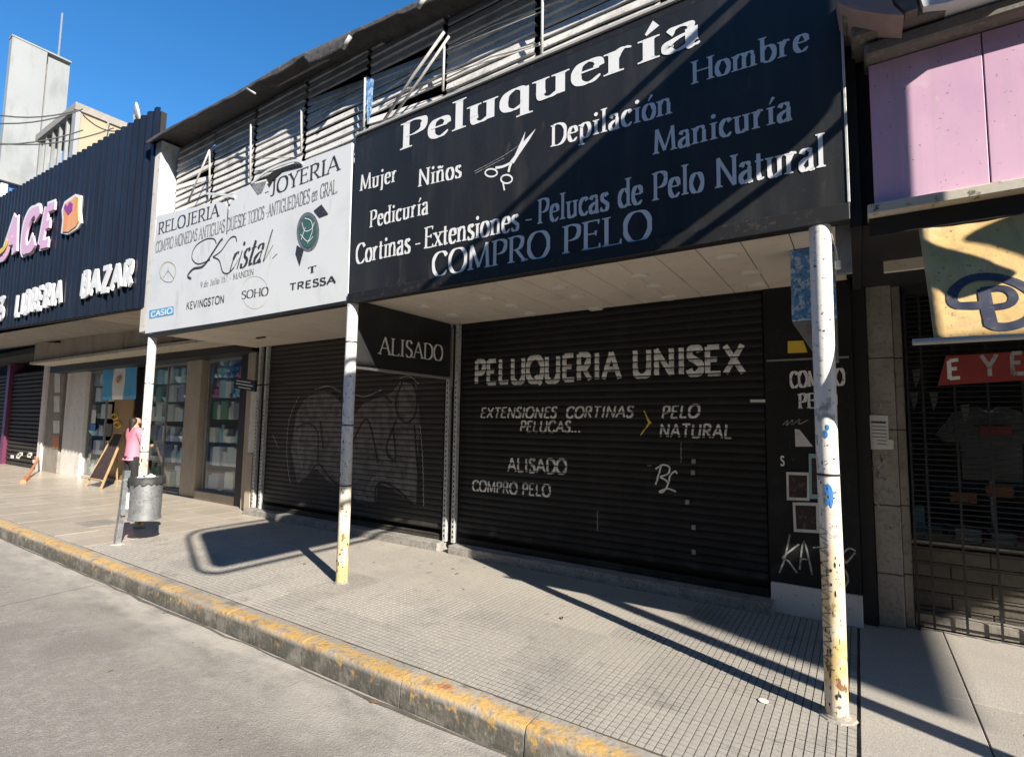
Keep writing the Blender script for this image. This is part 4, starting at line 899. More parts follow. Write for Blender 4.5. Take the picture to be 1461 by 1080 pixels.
# shop sign letters (raised)
ss = thing('raised_lettering', (-13, -.05, 3.6), 'raised pink and white letters on the navy ribbed fascia', 'sign')
YF = -.05
def raised(st, pos, m, yv, thick, d, slant, bold=1, par=ss, h=None, lab=None):
    for ch, (a, b, hp) in zip(st, pos):
        write(par, ch, a, b, hp, 'sansb', M[m], 'y', yv, slant=slant, depth=d, name='letter', gap=.1, bold=bold, label=lab)
def spread(st, p0, p1, hp0, hp1, gap=.14):
    tot = sum(G[c][0]+gap for c in st)-gap; out = []; x = 0
    # perspective: letters further left are narrower
    k = hp1/hp0
    def f(t): return (t)/(t+(1-t)*k) if abs(k-1) > 1e-3 else t
    for c in st:
        t0 = f(x/tot); t1 = f((x+G[c][0])/tot); x += G[c][0]+gap
        q = lambda t: (p0[0]+(p1[0]-p0[0])*t, p0[1]+(p1[1]-p0[1])*t)
        out.append((q(t0), q(t1), hp0+(hp1-hp0)*t0))
    return out
def word3d(st, p0, p1, h0, h1, m, yv, d, slant, bold, lab, gap=.14): raised(st, spread(st, p0, p1, h0, h1, gap), m, yv, 0, d, slant, bold, lab=lab)
word3d('LIBRERIA', (20, 451), (86, 432), 28, 31, 'white_print', YF-.03, .03, .06, 1.15, None)
word3d('BAZAR', (114, 423), (187, 406), 31, 33, 'white_print', YF-.03, .03, .06, 1.2, None)
word3d('S', (-9, 457), (3, 454), 27, 27, 'white_print', YF-.03, .03, .06, 1.15, None)
word3d('ACE', (4, 365), (74, 346), 46, 50, 'white_print', YF-.015, .02, .22, 1.75, 'white outline of the pink letter', .12)
word3d('ACE', (4, 365), (74, 346), 46, 50, 'pinklet', YF-.05, .035, .22, 1.15, 'pink letter', .12)
strokes(ss, [[(-6, 371), (6, 367), (12, 352), (14, 344)]], M['pinklet'], .16, 'y', YF-.04, 'swash', depth=.02); strokes(ss, [[(-4, 362), (6, 354), (10, 342)]], M['yellow'], .12, 'y', YF-.075, 'swash', depth=.01)
em = thing('orange_emblem', (-12.2, YF, 4.6), 'orange gift shaped emblem with white edge and purple heart on the navy fascia', 'emblem')
patch(em, [(87, 333), (89, 315), (88, 300), (92, 288), (99, 283), (108, 277), (115, 279), (114, 300), (116, 318), (111, 326), (96, 335)], M['white_print'], YF-.02, 'backing', depth=.03)
patch(em, [(89, 331), (91, 313), (90, 300), (95, 290), (101, 286), (108, 280), (112, 283), (111, 300), (112, 316), (108, 323), (97, 331)], M['orange'], YF-.035, 'face', depth=.012)
patch(em, [(97, 307), (91, 297), (93, 291), (96, 295), (100, 288), (104, 291), (103, 300)], M['purple'], YF-.042, 'heart', depth=.006)

# far left shuttered kiosk
fk = thing('far_shop', (-22, 2, 0), 'dark shuttered shop at the far left under the navy fascia', 'building')
MB().box(-34, -18.9, 2.3, 9, -.1, 3.4).build('shop_mass', M['dark'], fk)
MB().box(-34, -18.9, 1.3, 2.3, 3.35, 3.5).build('lintel', M['dark'], fk)
for k, (xa, xb) in enumerate(((-23.7, -20.45), (-27.4, -23.9))):
    r = MB().box(xa, xb, 2.0, 2.06, .02, .12).build('roller_shutter', M['shutter_brown'], fk)
    z = .15
    while z < 3.0:
        MB().prism([(xa, 2.03, z), (xa, 1.985, z+.03), (xa, 1.985, z+.09), (xa, 2.03, z+.115)], (xb-xa, 0, 0)).build('slat', M['shutter_brown'], r); z += .13
MB().box(-24.0, -23.72, 1.9, 2.3, 0, 3.3).build('jamb', GOODS['purple'], fk); MB().box(-20.44, -20.15, 1.9, 2.3, 0, 3.3).build('jamb', M['white_wall'], fk); MB().box(-20.1, -18.92, 1.95, 2.3, 0, 3.3).build('side_wall', M['conc'], fk)
for i, (a, b, c, d, m) in enumerate(((78, 530, 86, 560, 'paper'), (77, 565, 85, 588, 'paper'), (76, 600, 85, 618, 'white_wall'), (75, 622, 84, 640, 'rust'))): patch(fk, [(a, b), (c, b), (c, d), (a, d)], M[m], 1.94, 'bill', depth=.004)
for i in range(8):
    a = at(R.uniform(14, 50), R.uniform(645, 662), 'y', 1.98); MB().box(a.x, a.x+.3, 1.972, 1.98, a.z, a.z+.10).build('poster_scrap', M[R.choice(['white_wall', 'paper', 'rust'])], fk)
cb2 = thing('tangled_cable_bundle', (-20.8, 1.7, 3.2), 'pale tangled strips and cables hanging over the far left shutter', 'cable')
for k in range(7):
    q = [at(20+R.uniform(-3, 3)+i*7, 497+R.uniform(-6, 9), 'y', 1.8) for i in range(6)]; MB().tube(q, R.uniform(.015, .035), 5).build('strip', M[R.choice(['slat_white', 'cable', 'slat_white'])], cb2, smooth=True)
bp_ = thing('leaning_broom', (-20.2, 1.6, 0), 'orange stick leaning low by the far left shutter', 'broom')
MB().tube([at(37, 684, 'z', .02), at(56, 652, 'y', 1.95)], .03, 6).build('stick', M['rust'], bp_); MB().tube([at(33, 687, 'z', .02), at(40, 680, 'z', .03)], .06, 6).build('head', M['rust'], bp_)

# ================================================================== PERSON at the window
def skin_body(joints, edges, root, name, m, parent, sub=2):
    me = bpy.data.meshes.new(name); me.from_pydata([j[0] for j in joints], edges, []); o = bpy.data.objects.new(name, me); COL.objects.link(o)
    md = o.modifiers.new('skin', 'SKIN'); md.use_smooth_shade = True
    for i, j in enumerate(joints): me.skin_vertices[0].data[i].radius = (j[1], j[2] if len(j) > 2 else j[1])
    me.skin_vertices[0].data[root].use_root = True
    s = o.modifiers.new('sub', 'SUBSURF'); s.levels = sub; s.render_levels = sub
    me.materials.append(m)
    if parent: o.parent = parent
    return o
pe = thing('person', (-11.35, .85, 0), 'person in pink top and black trousers standing turned away towards the shop window', 'person')
J = [((0, 0, .92), .10, .07), ((0, 0, 1.10), .09, .06), ((0, 0, 1.32), .11, .06), ((0, .0, 1.42), .06, .055), ((0, .02, 1.50), .085, .10), ((0, .02, 1.60), .075, .085),
     ((-.17, 0, 1.36), .05), ((-.23, .02, 1.12), .042), ((-.14, .14, .98), .033), ((-.10, .20, .97), .03),
     ((.17, 0, 1.36), .05), ((.215, .05, 1.13), .042), ((.17, .22, 1.06), .033), ((.13, .27, 1.08), .03),
     ((-.09, 0, .82), .085), ((-.10, .01, .48), .062), ((-.10, 0, .09), .045), ((-.11, .12, .035), .04), ((.09, 0, .82), .085), ((.11, .02, .48), .062), ((.12, -.03, .09), .045), ((.13, .09, .035), .04)]
E_ = [(0, 1), (1, 2), (2, 3), (3, 4), (4, 5), (2, 6), (6, 7), (7, 8), (8, 9), (2, 10), (10, 11), (11, 12), (12, 13), (0, 14), (14, 15), (15, 16), (16, 17), (0, 18), (18, 19), (19, 20), (20, 21)]
skin_body(J, E_, 0, 'body', M['skin'], pe)
skin_body([((0, 0, .86), .15, .12), ((0, 0, .95), .158, .125), ((0, 0, 1.12), .145, .11), ((0, 0, 1.33), .17, .115), ((0, 0, 1.39), .08, .075), ((-.18, 0, 1.36), .065), ((-.235, .02, 1.16), .055), ((.18, 0, 1.36), .065), ((.215, .05, 1.17), .055)], [(0, 1), (1, 2), (2, 3), (3, 4), (3, 5), (5, 6), (3, 7), (7, 8)], 1, 'pink_top', M['pinkcloth'], pe)
skin_body([((0, 0, 1.0), .14, .105), ((-.09, 0, .80), .10), ((-.10, .01, .48), .075), ((-.10, 0, .10), .06), ((.09, 0, .80), .10), ((.11, .02, .48), .075), ((.12, -.03, .10), .06)], [(0, 1), (1, 2), (2, 3), (0, 4), (4, 5), (5, 6)], 0, 'trousers', M['blackcloth'], pe)
skin_body([((0, -.01, 1.60), .095, .10), ((0, -.035, 1.48), .085, .07), ((0, -.06, 1.38), .06, .035), ((0, -.06, 1.28), .03, .02)], [(0, 1), (1, 2), (2, 3)], 0, 'hair', M['hair'], pe)
for s in (-1, 1): skin_body([((s*.115, -.06, .04), .045, .04), ((s*.12, .05, .04), .048, .035), ((s*.125, .15, .03), .035, .025)], [(0, 1), (1, 2)], 0, 'shoe', M['blackcloth'], pe)

# ================================================================== LITTER BIN
lbn = thing('litter_bin', (-7.68, -.42, 0), 'galvanised round litter bin with a black liner hung on a flat post at the kerb', 'litter bin')
c = (-7.68, -.40, 0)
MB().lathe(c, [(.001, .305), (.170, .305), (.182, .31), (.182, .335), (.173, .34), (.175, .56), (.179, .565), (.175, .57), (.177, .80), (.188, .805), (.188, .83), (.170, .83), (.165, .37), (.001, .36)], 32, cap=False).build('drum', M['galv'], lbn, smooth=35)
mb = MB(); n = 40
for i in range(n):
    a = 2*math.pi*i/n; r0 = .194+.012*math.sin(i*2.3)+R.uniform(0, .008); zl = .80-.02-.03*abs(math.sin(i*.9))-R.uniform(0, .012)
    for r, z in ((.16, .70), (.175, .845), (.192+R.uniform(0, .008), .84), (r0, zl)): mb.v.append((c[0]+r*math.cos(a), c[1]+r*math.sin(a), z))
for i in range(n):
    for j in range(3): a = i*4+j; b = ((i+1) % n)*4+j; mb.f.append([a, a+1, b+1, b])
mb.build('bin_liner', M['cable'], lbn, smooth=True)
MB().tube([(-7.90, -.60, -.005), (-7.87, -.58, .45), (-7.85, -.57, .92)], .045, 4).build('post', M['galv'], lbn)
MB().box(-7.88, -7.80, -.62, -.52, .36, .44, .005).build('bracket', M['galv'], lbn); MB().tube([(-7.85, -.60, .80), (-7.78, -.53, .80)], .02, 6).build('bracket', M['galv'], lbn)
MB().box(-7.85, -7.82, -.56, -.52, .40, .64, .004).build('pale_tag', M['paper'], lbn)
MB().lathe((-7.88, -.60, 0), [(.08, 0), (.07, .008), (.01, .01)], 12).build('foot', M['ledge'], lbn)
for ri, (q, s) in enumerate((((-7.60, -.40, .82), .05), ((-7.74, -.34, .81), .06), ((-7.69, -.48, .82), .04))):
    bm = bmesh.new(); bmesh.ops.create_icosphere(bm, subdivisions=2, radius=s, matrix=Matrix.Translation(q))
    for v in bm.verts: v.co += Vector((R.uniform(-1, 1), R.uniform(-1, 1), R.uniform(-1, 1)))*s*.25
    bm.verts.index_update(); mb = MB().add([v.co[:] for v in bm.verts], [[v.index for v in f.verts] for f in bm.faces]); bm.free()
    o = mb.build('crumpled_paper', M['paper']); rebase(o); tag(o, ('right-hand crumpled paper in the litter bin', 'largest crumpled paper at the back of the litter bin', 'smallest crumpled paper at the front of the litter bin')[ri], 'litter', 'rubbish in the litter bin')

# ================================================================== RIGHT-HAND SHOP
rb = thing('clothes_shop', (2, 1.9, 0), 'dark clothes shop behind a steel lattice at the right edge', 'building')
MB().box(.06, 5, .12, 9, 2.80, 7.5).build('upper_mass', M['dark'], rb)
MB().box(.06, 5, 3.2, 9, -.1, 2.8).build('back_wall', M['dark'], rb); MB().box(4.5, 5, 1.8, 3.2, -.1, 2.8).build('side_wall', M['dark'], rb)
for k, (y, z0, z1, x0) in enumerate(((-.10, 3.72, 3.80, .10), (-.15, 3.815, 3.90, .04), (-.21, 3.915, 4.02, -.0), (-.15, 4.03, 4.14, .02))):
    MB().box(x0, 5, y, .115, z0, z1, .012).build('cornice_moulding', M['cornice'], rb)
# stone pillar and downpipe
z = 0
for h in (.42, .55, .62, .60, .64):
    MB().box(.085, .262, 1.80, 2.1, z+.003, z+h-.003, .005).build('stone_block', M['conc'], rb); z += h
MB().box(.088, .258, 1.83, 2.08, 0, 2.82).build('pillar_core', M['dark'], rb)
z = 0
for h in (.42, .55, .62, .60, .64):
    MB().box(.268, .33, 1.88, 2.1, z+.003, z+h-.003, .005).build('stone_block', M['conc'], rb); z += h
MB().tube([(.035, 1.80, 0), (.035, 1.80, 2.86)], .034, 10).build('downpipe', M['grey_metal'], rb, smooth=True)
for i in range(16): 
    zz = R.uniform(.7, 2.0); xx = R.uniform(.10, .25)
    pen = Pen(); pen.ribbon(catmull([(xx+R.uniform(-.03, .03), zz+R.uniform(-.05, .05)) for _ in range(5)]), R.uniform(.004, .009))
    o = ribbons_to_mb(pen, (0, 1.797, 0), (1, 0, 0), (0, 0, 1), (0, -1, 0)).build('sprayed_mark', M['graf_white'], rb)
nt_ = thing('paper_notice', (.15, 1.79, 1.5), 'white printed notice taped to the stone pillar', 'notice')
patch(nt_, [(1239, 592), (1267, 593), (1268, 627), (1275, 628), (1275, 641), (1240, 641)], M['paper'], 1.79, 'sheet', depth=.003)
strokes(nt_, [[(1243, 602), (1264, 603)]], M['ink'], .016, 'y', 1.79, 'printed_line', lift=.005)
for yy in (608, 613, 618, 623, 628, 633): strokes(nt_, [[(1244 if yy < 625 else 1252, yy), (1265, yy+1)]], M['ink'], .005, 'y', 1.79, 'printed_line', lift=.005)
MB().box(.19, .75, 1.0, 1.03, at(1255, 390, 'y', 1.0).z, 3.1, .004).build('soffit_board', M['ceiling'], rb)
M['block'] = mat('dark_tan_block', (.12, .105, .085), .85, layers=[(5, .4, .7, (.08, .07, .055), 7), (30, .55, .7, (.05, .045, .04))], bump=[(30, .4, .004)], rand=.12)
# low block wall, ledge, glass
z = .02
for r_ in range(5):
    x = .34-(r_ % 2)*.25
    while x < 4.4:
        xa, xb = max(.34, x), min(4.4, x+.5)
        if xb-xa > .03: MB().box(xa+.004, xb-.004, 2.10, 2.2, z+.003, z+.117, .004).build('wall_block', M['block'], rb)
        x += .5
    z += .12
MB().box(.34, 4.4, 2.115, 2.3, 0, .62).build('wall_core', M['mortar'], rb)
MB().box(.34, 4.4, 1.98, 2.1, 0, .1, .004).build('plinth', M['conc'], rb)
MB().box(.34, 4.4, 2.08, 3.1, .64, .67).build('display_shelf', M['conc'], rb)
MB().box(.34, 4.4, 2.14, 2.15, .67, 2.78).build('shop_glass', M['glass'], rb)
MB().box(.34, 4.4, 1.86, 2.0, 2.72, 2.84).build('shutter_box', M['dark'], rb)
# lattice grille
gr = MB().box(.345, .36, 1.86, 1.90, .0, 2.75).build('lattice_grille', M['black_frame'], rb)
z = .06; gx0, gx1 = .36, 2.6
hb = None
while z < 2.74:
    o = MB().box(gx0, gx1, 1.868, 1.878, z, z+.008)
    if hb is None: hb = mesh_of(MB().box(gx0, gx1, -.005, .005, 0, .008), 'lattice_bar', M['black_frame'])
    q = inst('lattice_bar', hb, gr, (0, 0, 0)); q.location = Vector((0, 1.873, z))-origin(gr)
    z += .115 if z < .62 else .042
for k in range(11): MB().box(.45+k*.2-.008, .45+k*.2+.008, 1.862, 1.868, .02, 2.74).build('lattice_upright', M['black_frame'], gr)
# display
def tshirt(x, y, z, s, m, lab):
    t = thing('t_shirt', (x, y, z), lab, 't-shirt')
    P = [(-.20, 0), (-.21, .42), (-.30, .33), (-.38, .40), (-.25, .60), (-.10, .66), (0, .61), (.10, .66), (.25, .60), (.38, .40), (.30, .33), (.21, .42), (.20, 0)]
    mb = MB(); n = len(P); fr = [(x+a*s, y-.05*math.cos(a*4), z+b*s) for a, b in P]; bk = [(a, b+.09, c) for a, b, c in fr]; c1 = (x, y-.09, z+.35*s); c2 = (x, y+.12, z+.35*s)
    mb.add(fr+bk+[c1, c2], [[i, (i+1) % n, 2*n] for i in range(n)]+[[n+i, n+(i+1) % n, 2*n+1] for i in range(n)]+[[i, n+i, n+(i+1) % n, (i+1) % n] for i in range(n)])
    mb.build('shirt', m, t, smooth=60)
    MB().tube([(x-.08*s, y-.02, z+.655*s), (x, y-.05, z+.60*s), (x+.08*s, y-.02, z+.655*s)], .012, 6).build('collar', M['paper'], t)
    MB().tube([(x, y+.04, z-.5), (x, y+.04, z+.66*s)], .012, 6).build('stand', M['grey_metal'], t)
    return t
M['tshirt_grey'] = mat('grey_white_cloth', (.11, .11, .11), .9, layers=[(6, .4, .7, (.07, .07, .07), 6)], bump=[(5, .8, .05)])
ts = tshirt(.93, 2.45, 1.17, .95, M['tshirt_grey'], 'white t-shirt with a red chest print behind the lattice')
MB().box(.86, 1.06, 2.345, 2.352, 1.55, 1.63).build('chest_print', M['red'], ts)
tshirt(1.6, 2.5, 1.2, .95, GOODS['blue'], 'dark blue t-shirt further inside the lattice shop')
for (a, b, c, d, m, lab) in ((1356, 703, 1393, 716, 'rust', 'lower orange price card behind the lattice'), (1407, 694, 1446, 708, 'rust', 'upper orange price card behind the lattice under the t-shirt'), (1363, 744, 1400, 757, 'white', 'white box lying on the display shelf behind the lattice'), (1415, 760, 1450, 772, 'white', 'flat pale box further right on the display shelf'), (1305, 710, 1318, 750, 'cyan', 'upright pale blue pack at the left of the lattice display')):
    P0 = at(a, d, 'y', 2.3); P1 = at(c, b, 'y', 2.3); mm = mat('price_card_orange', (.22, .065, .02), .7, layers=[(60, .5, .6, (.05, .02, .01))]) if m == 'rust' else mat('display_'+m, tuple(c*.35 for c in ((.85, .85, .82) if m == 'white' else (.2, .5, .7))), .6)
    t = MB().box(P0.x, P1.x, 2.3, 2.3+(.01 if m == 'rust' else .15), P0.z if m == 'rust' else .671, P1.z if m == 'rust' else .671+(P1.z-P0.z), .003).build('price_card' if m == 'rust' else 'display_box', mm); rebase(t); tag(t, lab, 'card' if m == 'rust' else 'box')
for k in range(9):
    x = .42+k*.21; hh = R.uniform(.03, .09); t = MB().box(x, x+.17, 2.5, 2.7, .671, .671+hh, .004).build('folded_clothes', GOODS[R.choice(['red', 'blue', 'grey', 'blue', 'green'])]); rebase(t); tag(t, 'folded garment, %s from the left in the row behind the lattice' % ('first', 'second', 'third', 'fourth', 'fifth', 'sixth', 'seventh', 'eighth', 'ninth')[k], 'clothes', 'folded clothes on the shelf')
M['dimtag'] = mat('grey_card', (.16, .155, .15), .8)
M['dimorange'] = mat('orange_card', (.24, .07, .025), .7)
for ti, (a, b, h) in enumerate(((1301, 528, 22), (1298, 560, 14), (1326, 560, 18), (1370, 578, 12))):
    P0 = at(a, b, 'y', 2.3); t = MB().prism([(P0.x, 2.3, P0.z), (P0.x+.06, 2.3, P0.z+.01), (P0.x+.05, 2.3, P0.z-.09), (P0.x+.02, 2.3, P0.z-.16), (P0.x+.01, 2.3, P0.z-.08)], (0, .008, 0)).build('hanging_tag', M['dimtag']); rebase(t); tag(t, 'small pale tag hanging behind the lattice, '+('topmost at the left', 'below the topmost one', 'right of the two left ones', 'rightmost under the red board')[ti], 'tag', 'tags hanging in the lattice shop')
# red board reading E Y E
rs = thing('red_sign', (.7, 1.75, 2.0), 'red board with white letters fixed high on the lattice', 'sign')
YR = 1.78
patch(rs, [(1350, 508), (1480, 500), (1480, 541), (1338, 550)], M['red'], YR, 'panel', depth=.02)
write(rs, 'E', (1352, 541), (1371, 539), 26, 'sansb', M['white_paint2'], 'y', YR, gap=.1); write(rs, 'Y', (1400, 537), (1425, 536), 30, 'sans', M['graf_white'], 'y', YR, bold=1.4); write(rs, 'E', (1442, 534), (1462, 533), 30, 'sans', M['graf_white'], 'y', YR, bold=1.4)
# pink fascia sign
ps = thing('pink_sign', (.6, 0, 2.85), 'blank pink fascia panels above the yellow awning', 'sign')
for a, b in ((.12, .617), (.623, 1.30), (1.306, 2.0)): MB().box(a, b, .0, .03, 2.868, 3.715, .003).build('panel', M['pinkpanel'], ps)
MB().box(.085, 3.2, -.055, .11, 2.805, 2.865, .006).build('ledge', M['ledge'], ps)
MB().box(.09, 3.2, .02, .10, 2.70, 2.80).build('under_beam', M['dark'], ps)
# rounded pinkish hood and white slab above the cornice
hd = thing('shop_hood', (.2, -.3, 4.0), 'rounded dusty pink hood and white board above the grey cornice at the top edge', 'canopy')
mb = MB(); n = 14
for i in range(n+1):
    a = math.pi*(i/n)*.5; 
    for xx in (-.01+.34*0, .34): mb.v.append((xx-.0, -.02-.50*math.cos(a)+.0, 4.06+.5*(1-math.cos(a))*0+.34*math.sin(a)))
mb = MB(); q = [at(1190, -30, 'y', -.30), at(1196, 4, 'y', -.30), at(1215, 13, 'y', -.30), at(1240, 18, 'y', -.30), at(1265, 21, 'y', -.30), at(1290, 22, 'y', -.30), at(1275, 8, 'y', -.30), at(1262, -30, 'y', -.30)]
mb.prism(q, (0, .40, 0)); mb.build('hood', mat('dusty_pink', (.30, .215, .205), .7, layers=[(8, .5, .7, (.35, .26, .25))]), hd)
mb = MB().prism([at(1262, -30, 'y', -.22), at(1276, 2, 'y', -.22), at(1292, 18, 'y', -.22), at(1310, 12, 'y', -.22), at(1300, -30, 'y', -.22)], (0, .25, 0)); mb.build('dark_rib', M['cornice'], hd)
mb = MB().prism([at(1302, -30, 'y', -.2), at(1318, 10, 'y', -.2), at(1352, 4, 'y', -.2), at(1461, -30, 'y', -.2)], (0, .2, 0)); mb.build('white_board', M['white_sign'], hd)
# yellow awning
aw = thing('yellow_awning', (.32, -.3, 2.0), 'stained yellow drop awning with a dark ringed P emblem', 'awning')
A0 = Vector((.315, .03, 2.735)); A1 = Vector((.325, -.30, 2.035)); AL = 2.9
aN = Vector((0, -(A0.z-A1.z), (A0.y-A1.y))).normalized()*1
aN = Vector((0, -.70, -.33*-1)).normalized(); aN = Vector((0, -.7, .33)).normalized()
aV = (A0-A1).normalized(); aH = (A0-A1).length
def awy(u, v): return .014*math.sin(v*6+u*2.2)+.016*noise.noise((u*5, v*3, 1))+.005*noise.noise((u*15, v*9, 5))+.008*math.sin(u*14+v*3)*(v-.2)
mb = MB(); nx, nv = 60, 16
for i in range(nx+1):
    for j in range(nv+1):
        u = AL*i/nx; v = aH*j/nv; p = A1+Vector((u, 0, 0))+aV*v+aN*awy(u, v)
        if j == nv: p.z += .012*math.sin(u*7)
        mb.v.append(tuple(p))
for i in range(nx):
    for j in range(nv): a = i*(nv+1)+j; mb.f.append([a, a+1, a+nv+2, a+nv+1])
o = mb.build('canvas', M['canvas'], aw, smooth=True); s_ = o.modifiers.new('s', 'SOLIDIFY'); s_.thickness = .003; s_.offset = -1
MB().tube([A1+Vector((-.085, 0, -.005)), A1+Vector((AL, 0, -.005))], .016, 8).build('bottom_rod', M['slat_white'], aw, smooth=True)
MB().tube([A0+Vector((-.02, .02, .02)), A0+Vector((AL, .02, .02))], .02, 8).build('roller', M['dark'], aw)
def onA(px, py):
    d = fw+rt*((px-730.5)/CF)-up*((py-540)/CF); t = (A1-CAM).dot(aN)/d.dot(aN); p = CAM+d*t; r = p-A1; return (r.x, r.dot(aV))
def awstroke(lines, wv, nm, lab=None):
    pen = Pen()
    for ln in lines: pen.ribbon(catmull([onA(*q) for q in ln], 8), wv)
    mb = ribbons_to_mb(pen, A1, (1, 0, 0), aV, aN, 0, .006)
    out = []
    for v in mb.v:
        r = Vector(v)-A1; out.append(tuple(Vector(v)+aN*awy(r.x, r.dot(aV))))
    mb.v = out; o = mb.build(nm, M['navyprint'], aw, label=lab); flat_normals(o, aN)
awstroke([[(1404, 437), (1385, 438), (1366, 437), (1359, 430), (1362, 417), (1374, 405), (1392, 398), (1412, 396), (1432, 399), (1450, 405), (1466, 414), (1480, 428), (1478, 446), (1462, 460), (1440, 467), (1420, 467), (1408, 462)]], .045, 'emblem_ring', 'dark ring of the emblem')
awstroke([[(1404, 414), (1408, 438), (1414, 466)]], .05, 'emblem_letter', 'dark letter P inside the ring'); awstroke([[(1400, 416), (1425, 413), (1440, 417), (1446, 427), (1438, 437), (1412, 440)]], .036, 'emblem_letter')

# ================================================================== BACKGROUND
tw = thing('tower_block', (-70, 12, 0), 'tall blank white concrete tower behind the bazaar at the left', 'tower')
a = at(18, 52, 'x', -60); b = at(101, 88, 'x', -60); zt = (a.z+b.z)/2
mid = a.y+(b.y-a.y)*.60
MB().box(-60.8, -60, a.y, mid-.06, -1, a.z).build('wall', M['tower'], tw); MB().box(-60.8, -60.1, mid+.06, b.y, -1, a.z-.3).build('wall', M['tower'], tw); MB().box(-60.7, -60.2, mid-.07, mid+.07, -1, a.z-1).build('joint', M['conc'], tw)
MB().box(-60.9, -59.95, a.y-.05, b.y+.05, a.z+.01, a.z+.15).build('coping', M['tower'], tw)
MB().tube([(-62, b.y-.4, a.z), (-62, b.y-.4, a.z+5.5)], .07, 5).build('mast', M['grey_metal'], tw)
fb = thing('beige_block', (-33, 6, 0), 'beige block with a glazed shaded gallery behind the navy fascia', 'building')
c0 = at(110, 158, 'x', -30); c1 = at(166, 190, 'x', -30); c2 = at(56, 206, 'y', c0.y)
MB().box(-30.2, -30, c0.y+.15, c1.y+1.5, -1, c0.z).build('side_wall', M['farbeige'], fb)
MB().box(c2.x, -30.2, c0.y+1.2, c1.y+1.5, -1, c0.z-.1).build('gallery_back', M['cornice'], fb)
MB().box(c2.x-.3, -29.9, c0.y-.1, c1.y+1.6, c0.z+.0, c0.z+.35).build('roof_slab', M['conc'], fb)
MB().box(-30.4, -29.95, c0.y-.05, c0.y+.14, -1, c0.z).build('corner_post', M['tower'], fb)
for k in range(5):
    xx = c2.x+(-30.4-c2.x)*k/5; MB().box(xx, xx+.14, c0.y, c0.y+.12, c0.z-7, c0.z).build('mullion', M['tower'], fb)
    MB().box(xx+.3, xx+1.9*(-30.4-c2.x)/10, c0.y+.3, c0.y+.36, c0.z-4.5, c0.z-1.2).build('gallery_pane', M['glass'], fb)
MB().box(c2.x, -30.4, c0.y+.05, c0.y+.18, c0.z-3.2, c0.z-2.95).build('rail', M['tower'], fb); MB().box(c2.x, -30.4, c0.y+.05, c0.y+.25, c0.z-7.5, c0.z-4.6).build('parapet', M['cornice'], fb)
MB().box(c2.x-2, -29.8, c0.y-1.4, c0.y-.1, c0.z-4.55, c0.z-4.2).build('ledge', M['tower'], fb)
for k in range(3): MB().tube([(-29.9, c0.y+1.2+k*.9, c0.z), (-29.7, c0.y+1.0+k, c0.z-1.5-k*.4), (-29.9, c0.y+.4+k, c0.z-3.5)], .05, 5).build('drain_cable', M['conc'], fb)
bb = thing('blue_clad_building', (-40, 4, 0), 'blue clad building corner low at the left edge', 'building')
a = at(30, 262, 'x', -34); MB().box(-46, -34, a.y-6, a.y+.4, 0, a.z-.2).build('wall', M['deepblue'], bb)
for k in range(8): MB().box(-33.98, -33.8, a.y-6+k*.75, a.y-5.75+k*.75, a.z-4, a.z-.3).build('white_fin', M['white_wall'], bb)
MB().box(-46.2, -33.7, a.y-6.2, a.y+.6, a.z-.19, a.z+.3).build('coping', M['tower'], bb)
ds = thing('satellite_dish', (-11.3, 1.2, 6.2), 'small white satellite dish above the navy fascia', 'satellite dish')
p = at(192, 165, 'x', -11.5); mb = MB(); bm = bmesh.new(); n = 16
vs = []
for i in range(5):
    r = .24*i/4
    for k in range(n): a = 2*math.pi*k/n; vs.append(Vector((r*math.cos(a), r*math.sin(a), r*r*.9)))
rot = Vector((.35, 1, .25)).normalized().to_track_quat('Z', 'Y'); mb.add([tuple(p+rot @ v) for v in vs], [[i*n+k, i*n+(k+1) % n, (i+1)*n+(k+1) % n, (i+1)*n+k] for i in range(4) for k in range(n)])
o = mb.build('reflector', M['white_wall'], ds, smooth=True); o.modifiers.new('s', 'SOLIDIFY').thickness = .02
MB().tube([p, p+Vector((0, .1, -1.2))], .03, 6).build('mast', M['grey_metal'], ds)
for i, (q0, q1, s) in enumerate((((-80, 142), (112, 157), .5), ((-80, 163), (118, 156), .5), ((-80, 190), (162, 183), .6), ((-80, 198), (118, 186), .4), ((118, 164), (176, 186), .3))):
    a = at(*q0, 'x', -27.5); b = at(*q1, 'x', -27.5); pts = [a+(b-a)*t/10+Vector((0, 0, -s*4*(t/10)*(1-t/10))) for t in range(11)]
    o = MB().tube(pts, .028, 5).build('overhead_cable', M['cable']); rebase(o)
    tag(o, ('highest overhead cable crossing the white tower', 'second overhead cable, just below the highest one over the tower', 'third overhead cable, reaching past the beige block corner', 'lowest overhead cable over the white tower', 'short cable slung over the beige block side wall')[i], 'cable', 'overhead cables at the left')

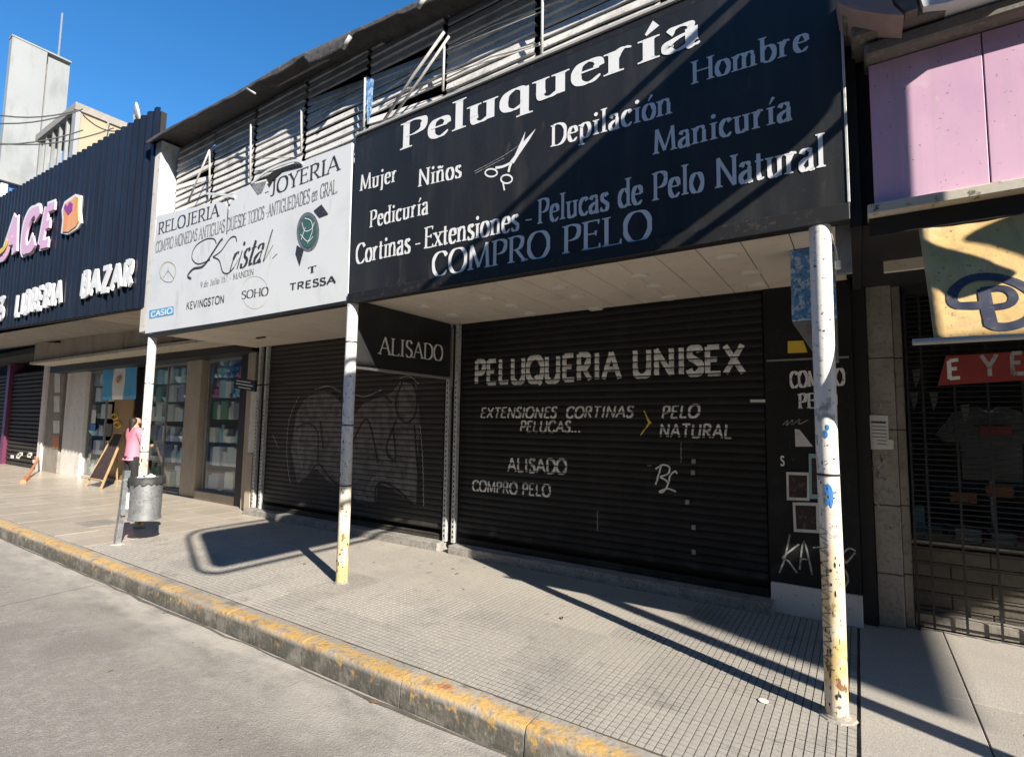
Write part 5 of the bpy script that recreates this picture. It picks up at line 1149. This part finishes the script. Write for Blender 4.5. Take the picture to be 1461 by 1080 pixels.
# ================================================================== street furniture beside and behind the viewpoint (its shadows fall into view)
XB = 1.6
bl = thing('projecting_billboard', (XB, 0, 4.3), 'large double sided projecting board in a rounded tube frame over the pavement', 'billboard')
y0, y1, z0, z1 = -3.76, -.59, .6*(XB+5.60), .6*(XB+7.98)
def rrect(y0, y1, z0, z1, r, n=6):
    P = []
    for cy, cz, a0 in ((y1-r, z1-r, 0), (y0+r, z1-r, 90), (y0+r, z0+r, 180), (y1-r, z0+r, 270)):
        for k in range(n+1): a = math.radians(a0+90*k/n); P.append((XB, cy+r*math.cos(a), cz+r*math.sin(a)))
    return P
fr = rrect(y0, y1, z0, z1, .28); MB().tube(fr+[fr[0]], .032, 8, cap=False).build('tube_frame', M['galv'], bl, smooth=True)
MB().prism([(x+.03, y, z) for x, y, z in rrect(y0+.16, y1-.16, z0+.13, z1-.13, .12)], (-.06, 0, 0)).build('board', M['white_wall'], bl)
for z in (z0+.35, z1-.35): MB().tube([(XB, y1+.02, z), (XB, .12, z)], .02, 6).build('wall_arm', M['galv'], bl); 
for z in (z0+.35, z1-.35): MB().tube([(XB, y1-.2, z), (XB, y1, z)], .02, 6).build('bracket', M['galv'], bl)
MB().tube([(XB, -.63, 2.95), (XB, -.63, z1+.05)], .078, 12).build('mounting_post', M['galv'], bl, smooth=50)
pp = thing('sign_pole', (2.9, -.96, 0), 'plain steel sign pole at the kerb right of the viewpoint', 'pole')
MB().tube([(2.9, -.96, -.01), (2.9, -.96, 4.0)], .072, 14).build('shaft', M['galv'], pp, smooth=50); MB().lathe((2.9, -.96, 3.98), [(.078, 0), (.078, .03), (.02, .06)], 14).build('cap', M['galv'], pp)
cc = thing('street_billboard', (12, -2.2, 0), 'small billboard on a tall post further along the street', 'billboard')
MB().box(11.95, 12.05, -4.52, -1.9, .6*(12-.42), .6*(12+1.28)).build('board', M['white_wall'], cc); MB().tube([(12, -2.05, 0), (12, -2.05, 8.0)], .09, 10).build('shaft', M['galv'], cc)
# unseen buildings across the street, made taller and longer to block sky light
x = -100
for i, (wd, h) in enumerate(((26, 13.2), (22, 14.2), (18, 13), (20, 14.4), (24, 14.2), (22, 14.4), (26, 13.8), (24, 14.3))):
    t = thing('opposite_building', (x+wd/2, -14.3, 0), ('dark brown', 'brown', 'grey', 'black shuttered', 'beige', 'taller brown', 'long grey', 'farthest right')[i]+' building across the street behind the viewpoint', 'building')
    m = (M['cornice'], M['conc'], M['cornice'], M['cornice'], M['cornice'], M['conc'], M['cornice'], M['cornice'])[i]
    MB().box(x+.02, x+wd-.02, -22, -14.3, -.1, h).build('wall', m, t)
    MB().box(x, x+wd, -14.3, -14.0, h+.003, h+.3).build('cornice', M['cornice'], t)
    k = x+1
    while k < x+wd-1.6:
        for z in (4.2, 7.4, 10.4): f = MB().box(k, k+1.2, -14.3, -14.24, z, z+1.5).build('window', M['black_frame'], t); MB().box(k+.06, k+1.14, -14.24, -14.23, z+.06, z+1.44).build('pane', M['grey_metal'], f)
        MB().box(k-.3, k+1.5, -14.3, -14.22, .1, 2.8).build('shutter', M['shutter_brown'], t); k += 2.4
    x += wd

# wind-blown scraps along the gutter and pavement
M['leaf'] = mat('dry_leaf', (.16, .09, .035), .8)
for i, (x, y, z) in enumerate(((-1.2, -1.13, -.158), (-2.6, -1.15, -.158), (-3.9, -1.12, -.158), (-5.3, -1.16, -.158), (-7.2, -1.13, -.158), (-2.1, .42, .001), (-3.6, .9, .001), (-5.2, .2, .001), (-1.7, -1.6, -.158), (-4.4, -1.9, -.158), (-6.3, .75, .001), (.7, .35, .002))):
    q = []; a0 = R.uniform(0, 6.3); mb = MB(); L_ = R.uniform(.018, .035)
    P = [(-1, 0, 0), (-.5, .32, .15), (0, .42, .22), (.6, .28, .12), (1, 0, .02), (.5, -.3, .2), (0, -.4, .12), (-.55, -.28, .16)]
    for a, b, c in P: q.append((x+L_*(a*math.cos(a0)-b*math.sin(a0)), y+L_*(a*math.sin(a0)+b*math.cos(a0)), z+.002+L_*c))
    mb.add(q+[(x, y, z+.003)], [[k, (k+1) % 8, 8] for k in range(8)]); o = mb.build('dry_leaf', M['leaf']); rebase(o); tag(o, ('small dry leaf in the gutter ' if z < -.1 else 'small dry leaf on the pavement ')+('nearest to us', 'second from the right', 'in the middle', 'fourth from the right', 'farthest left', 'between the two near posts', 'by the black shutter', 'left of the middle post foot', 'nearest, out on the road', 'on the road, middle', 'inside the board shadow', 'on the slabs right of the nearest post')[i], 'leaf', 'dry leaf scraps on the ground')
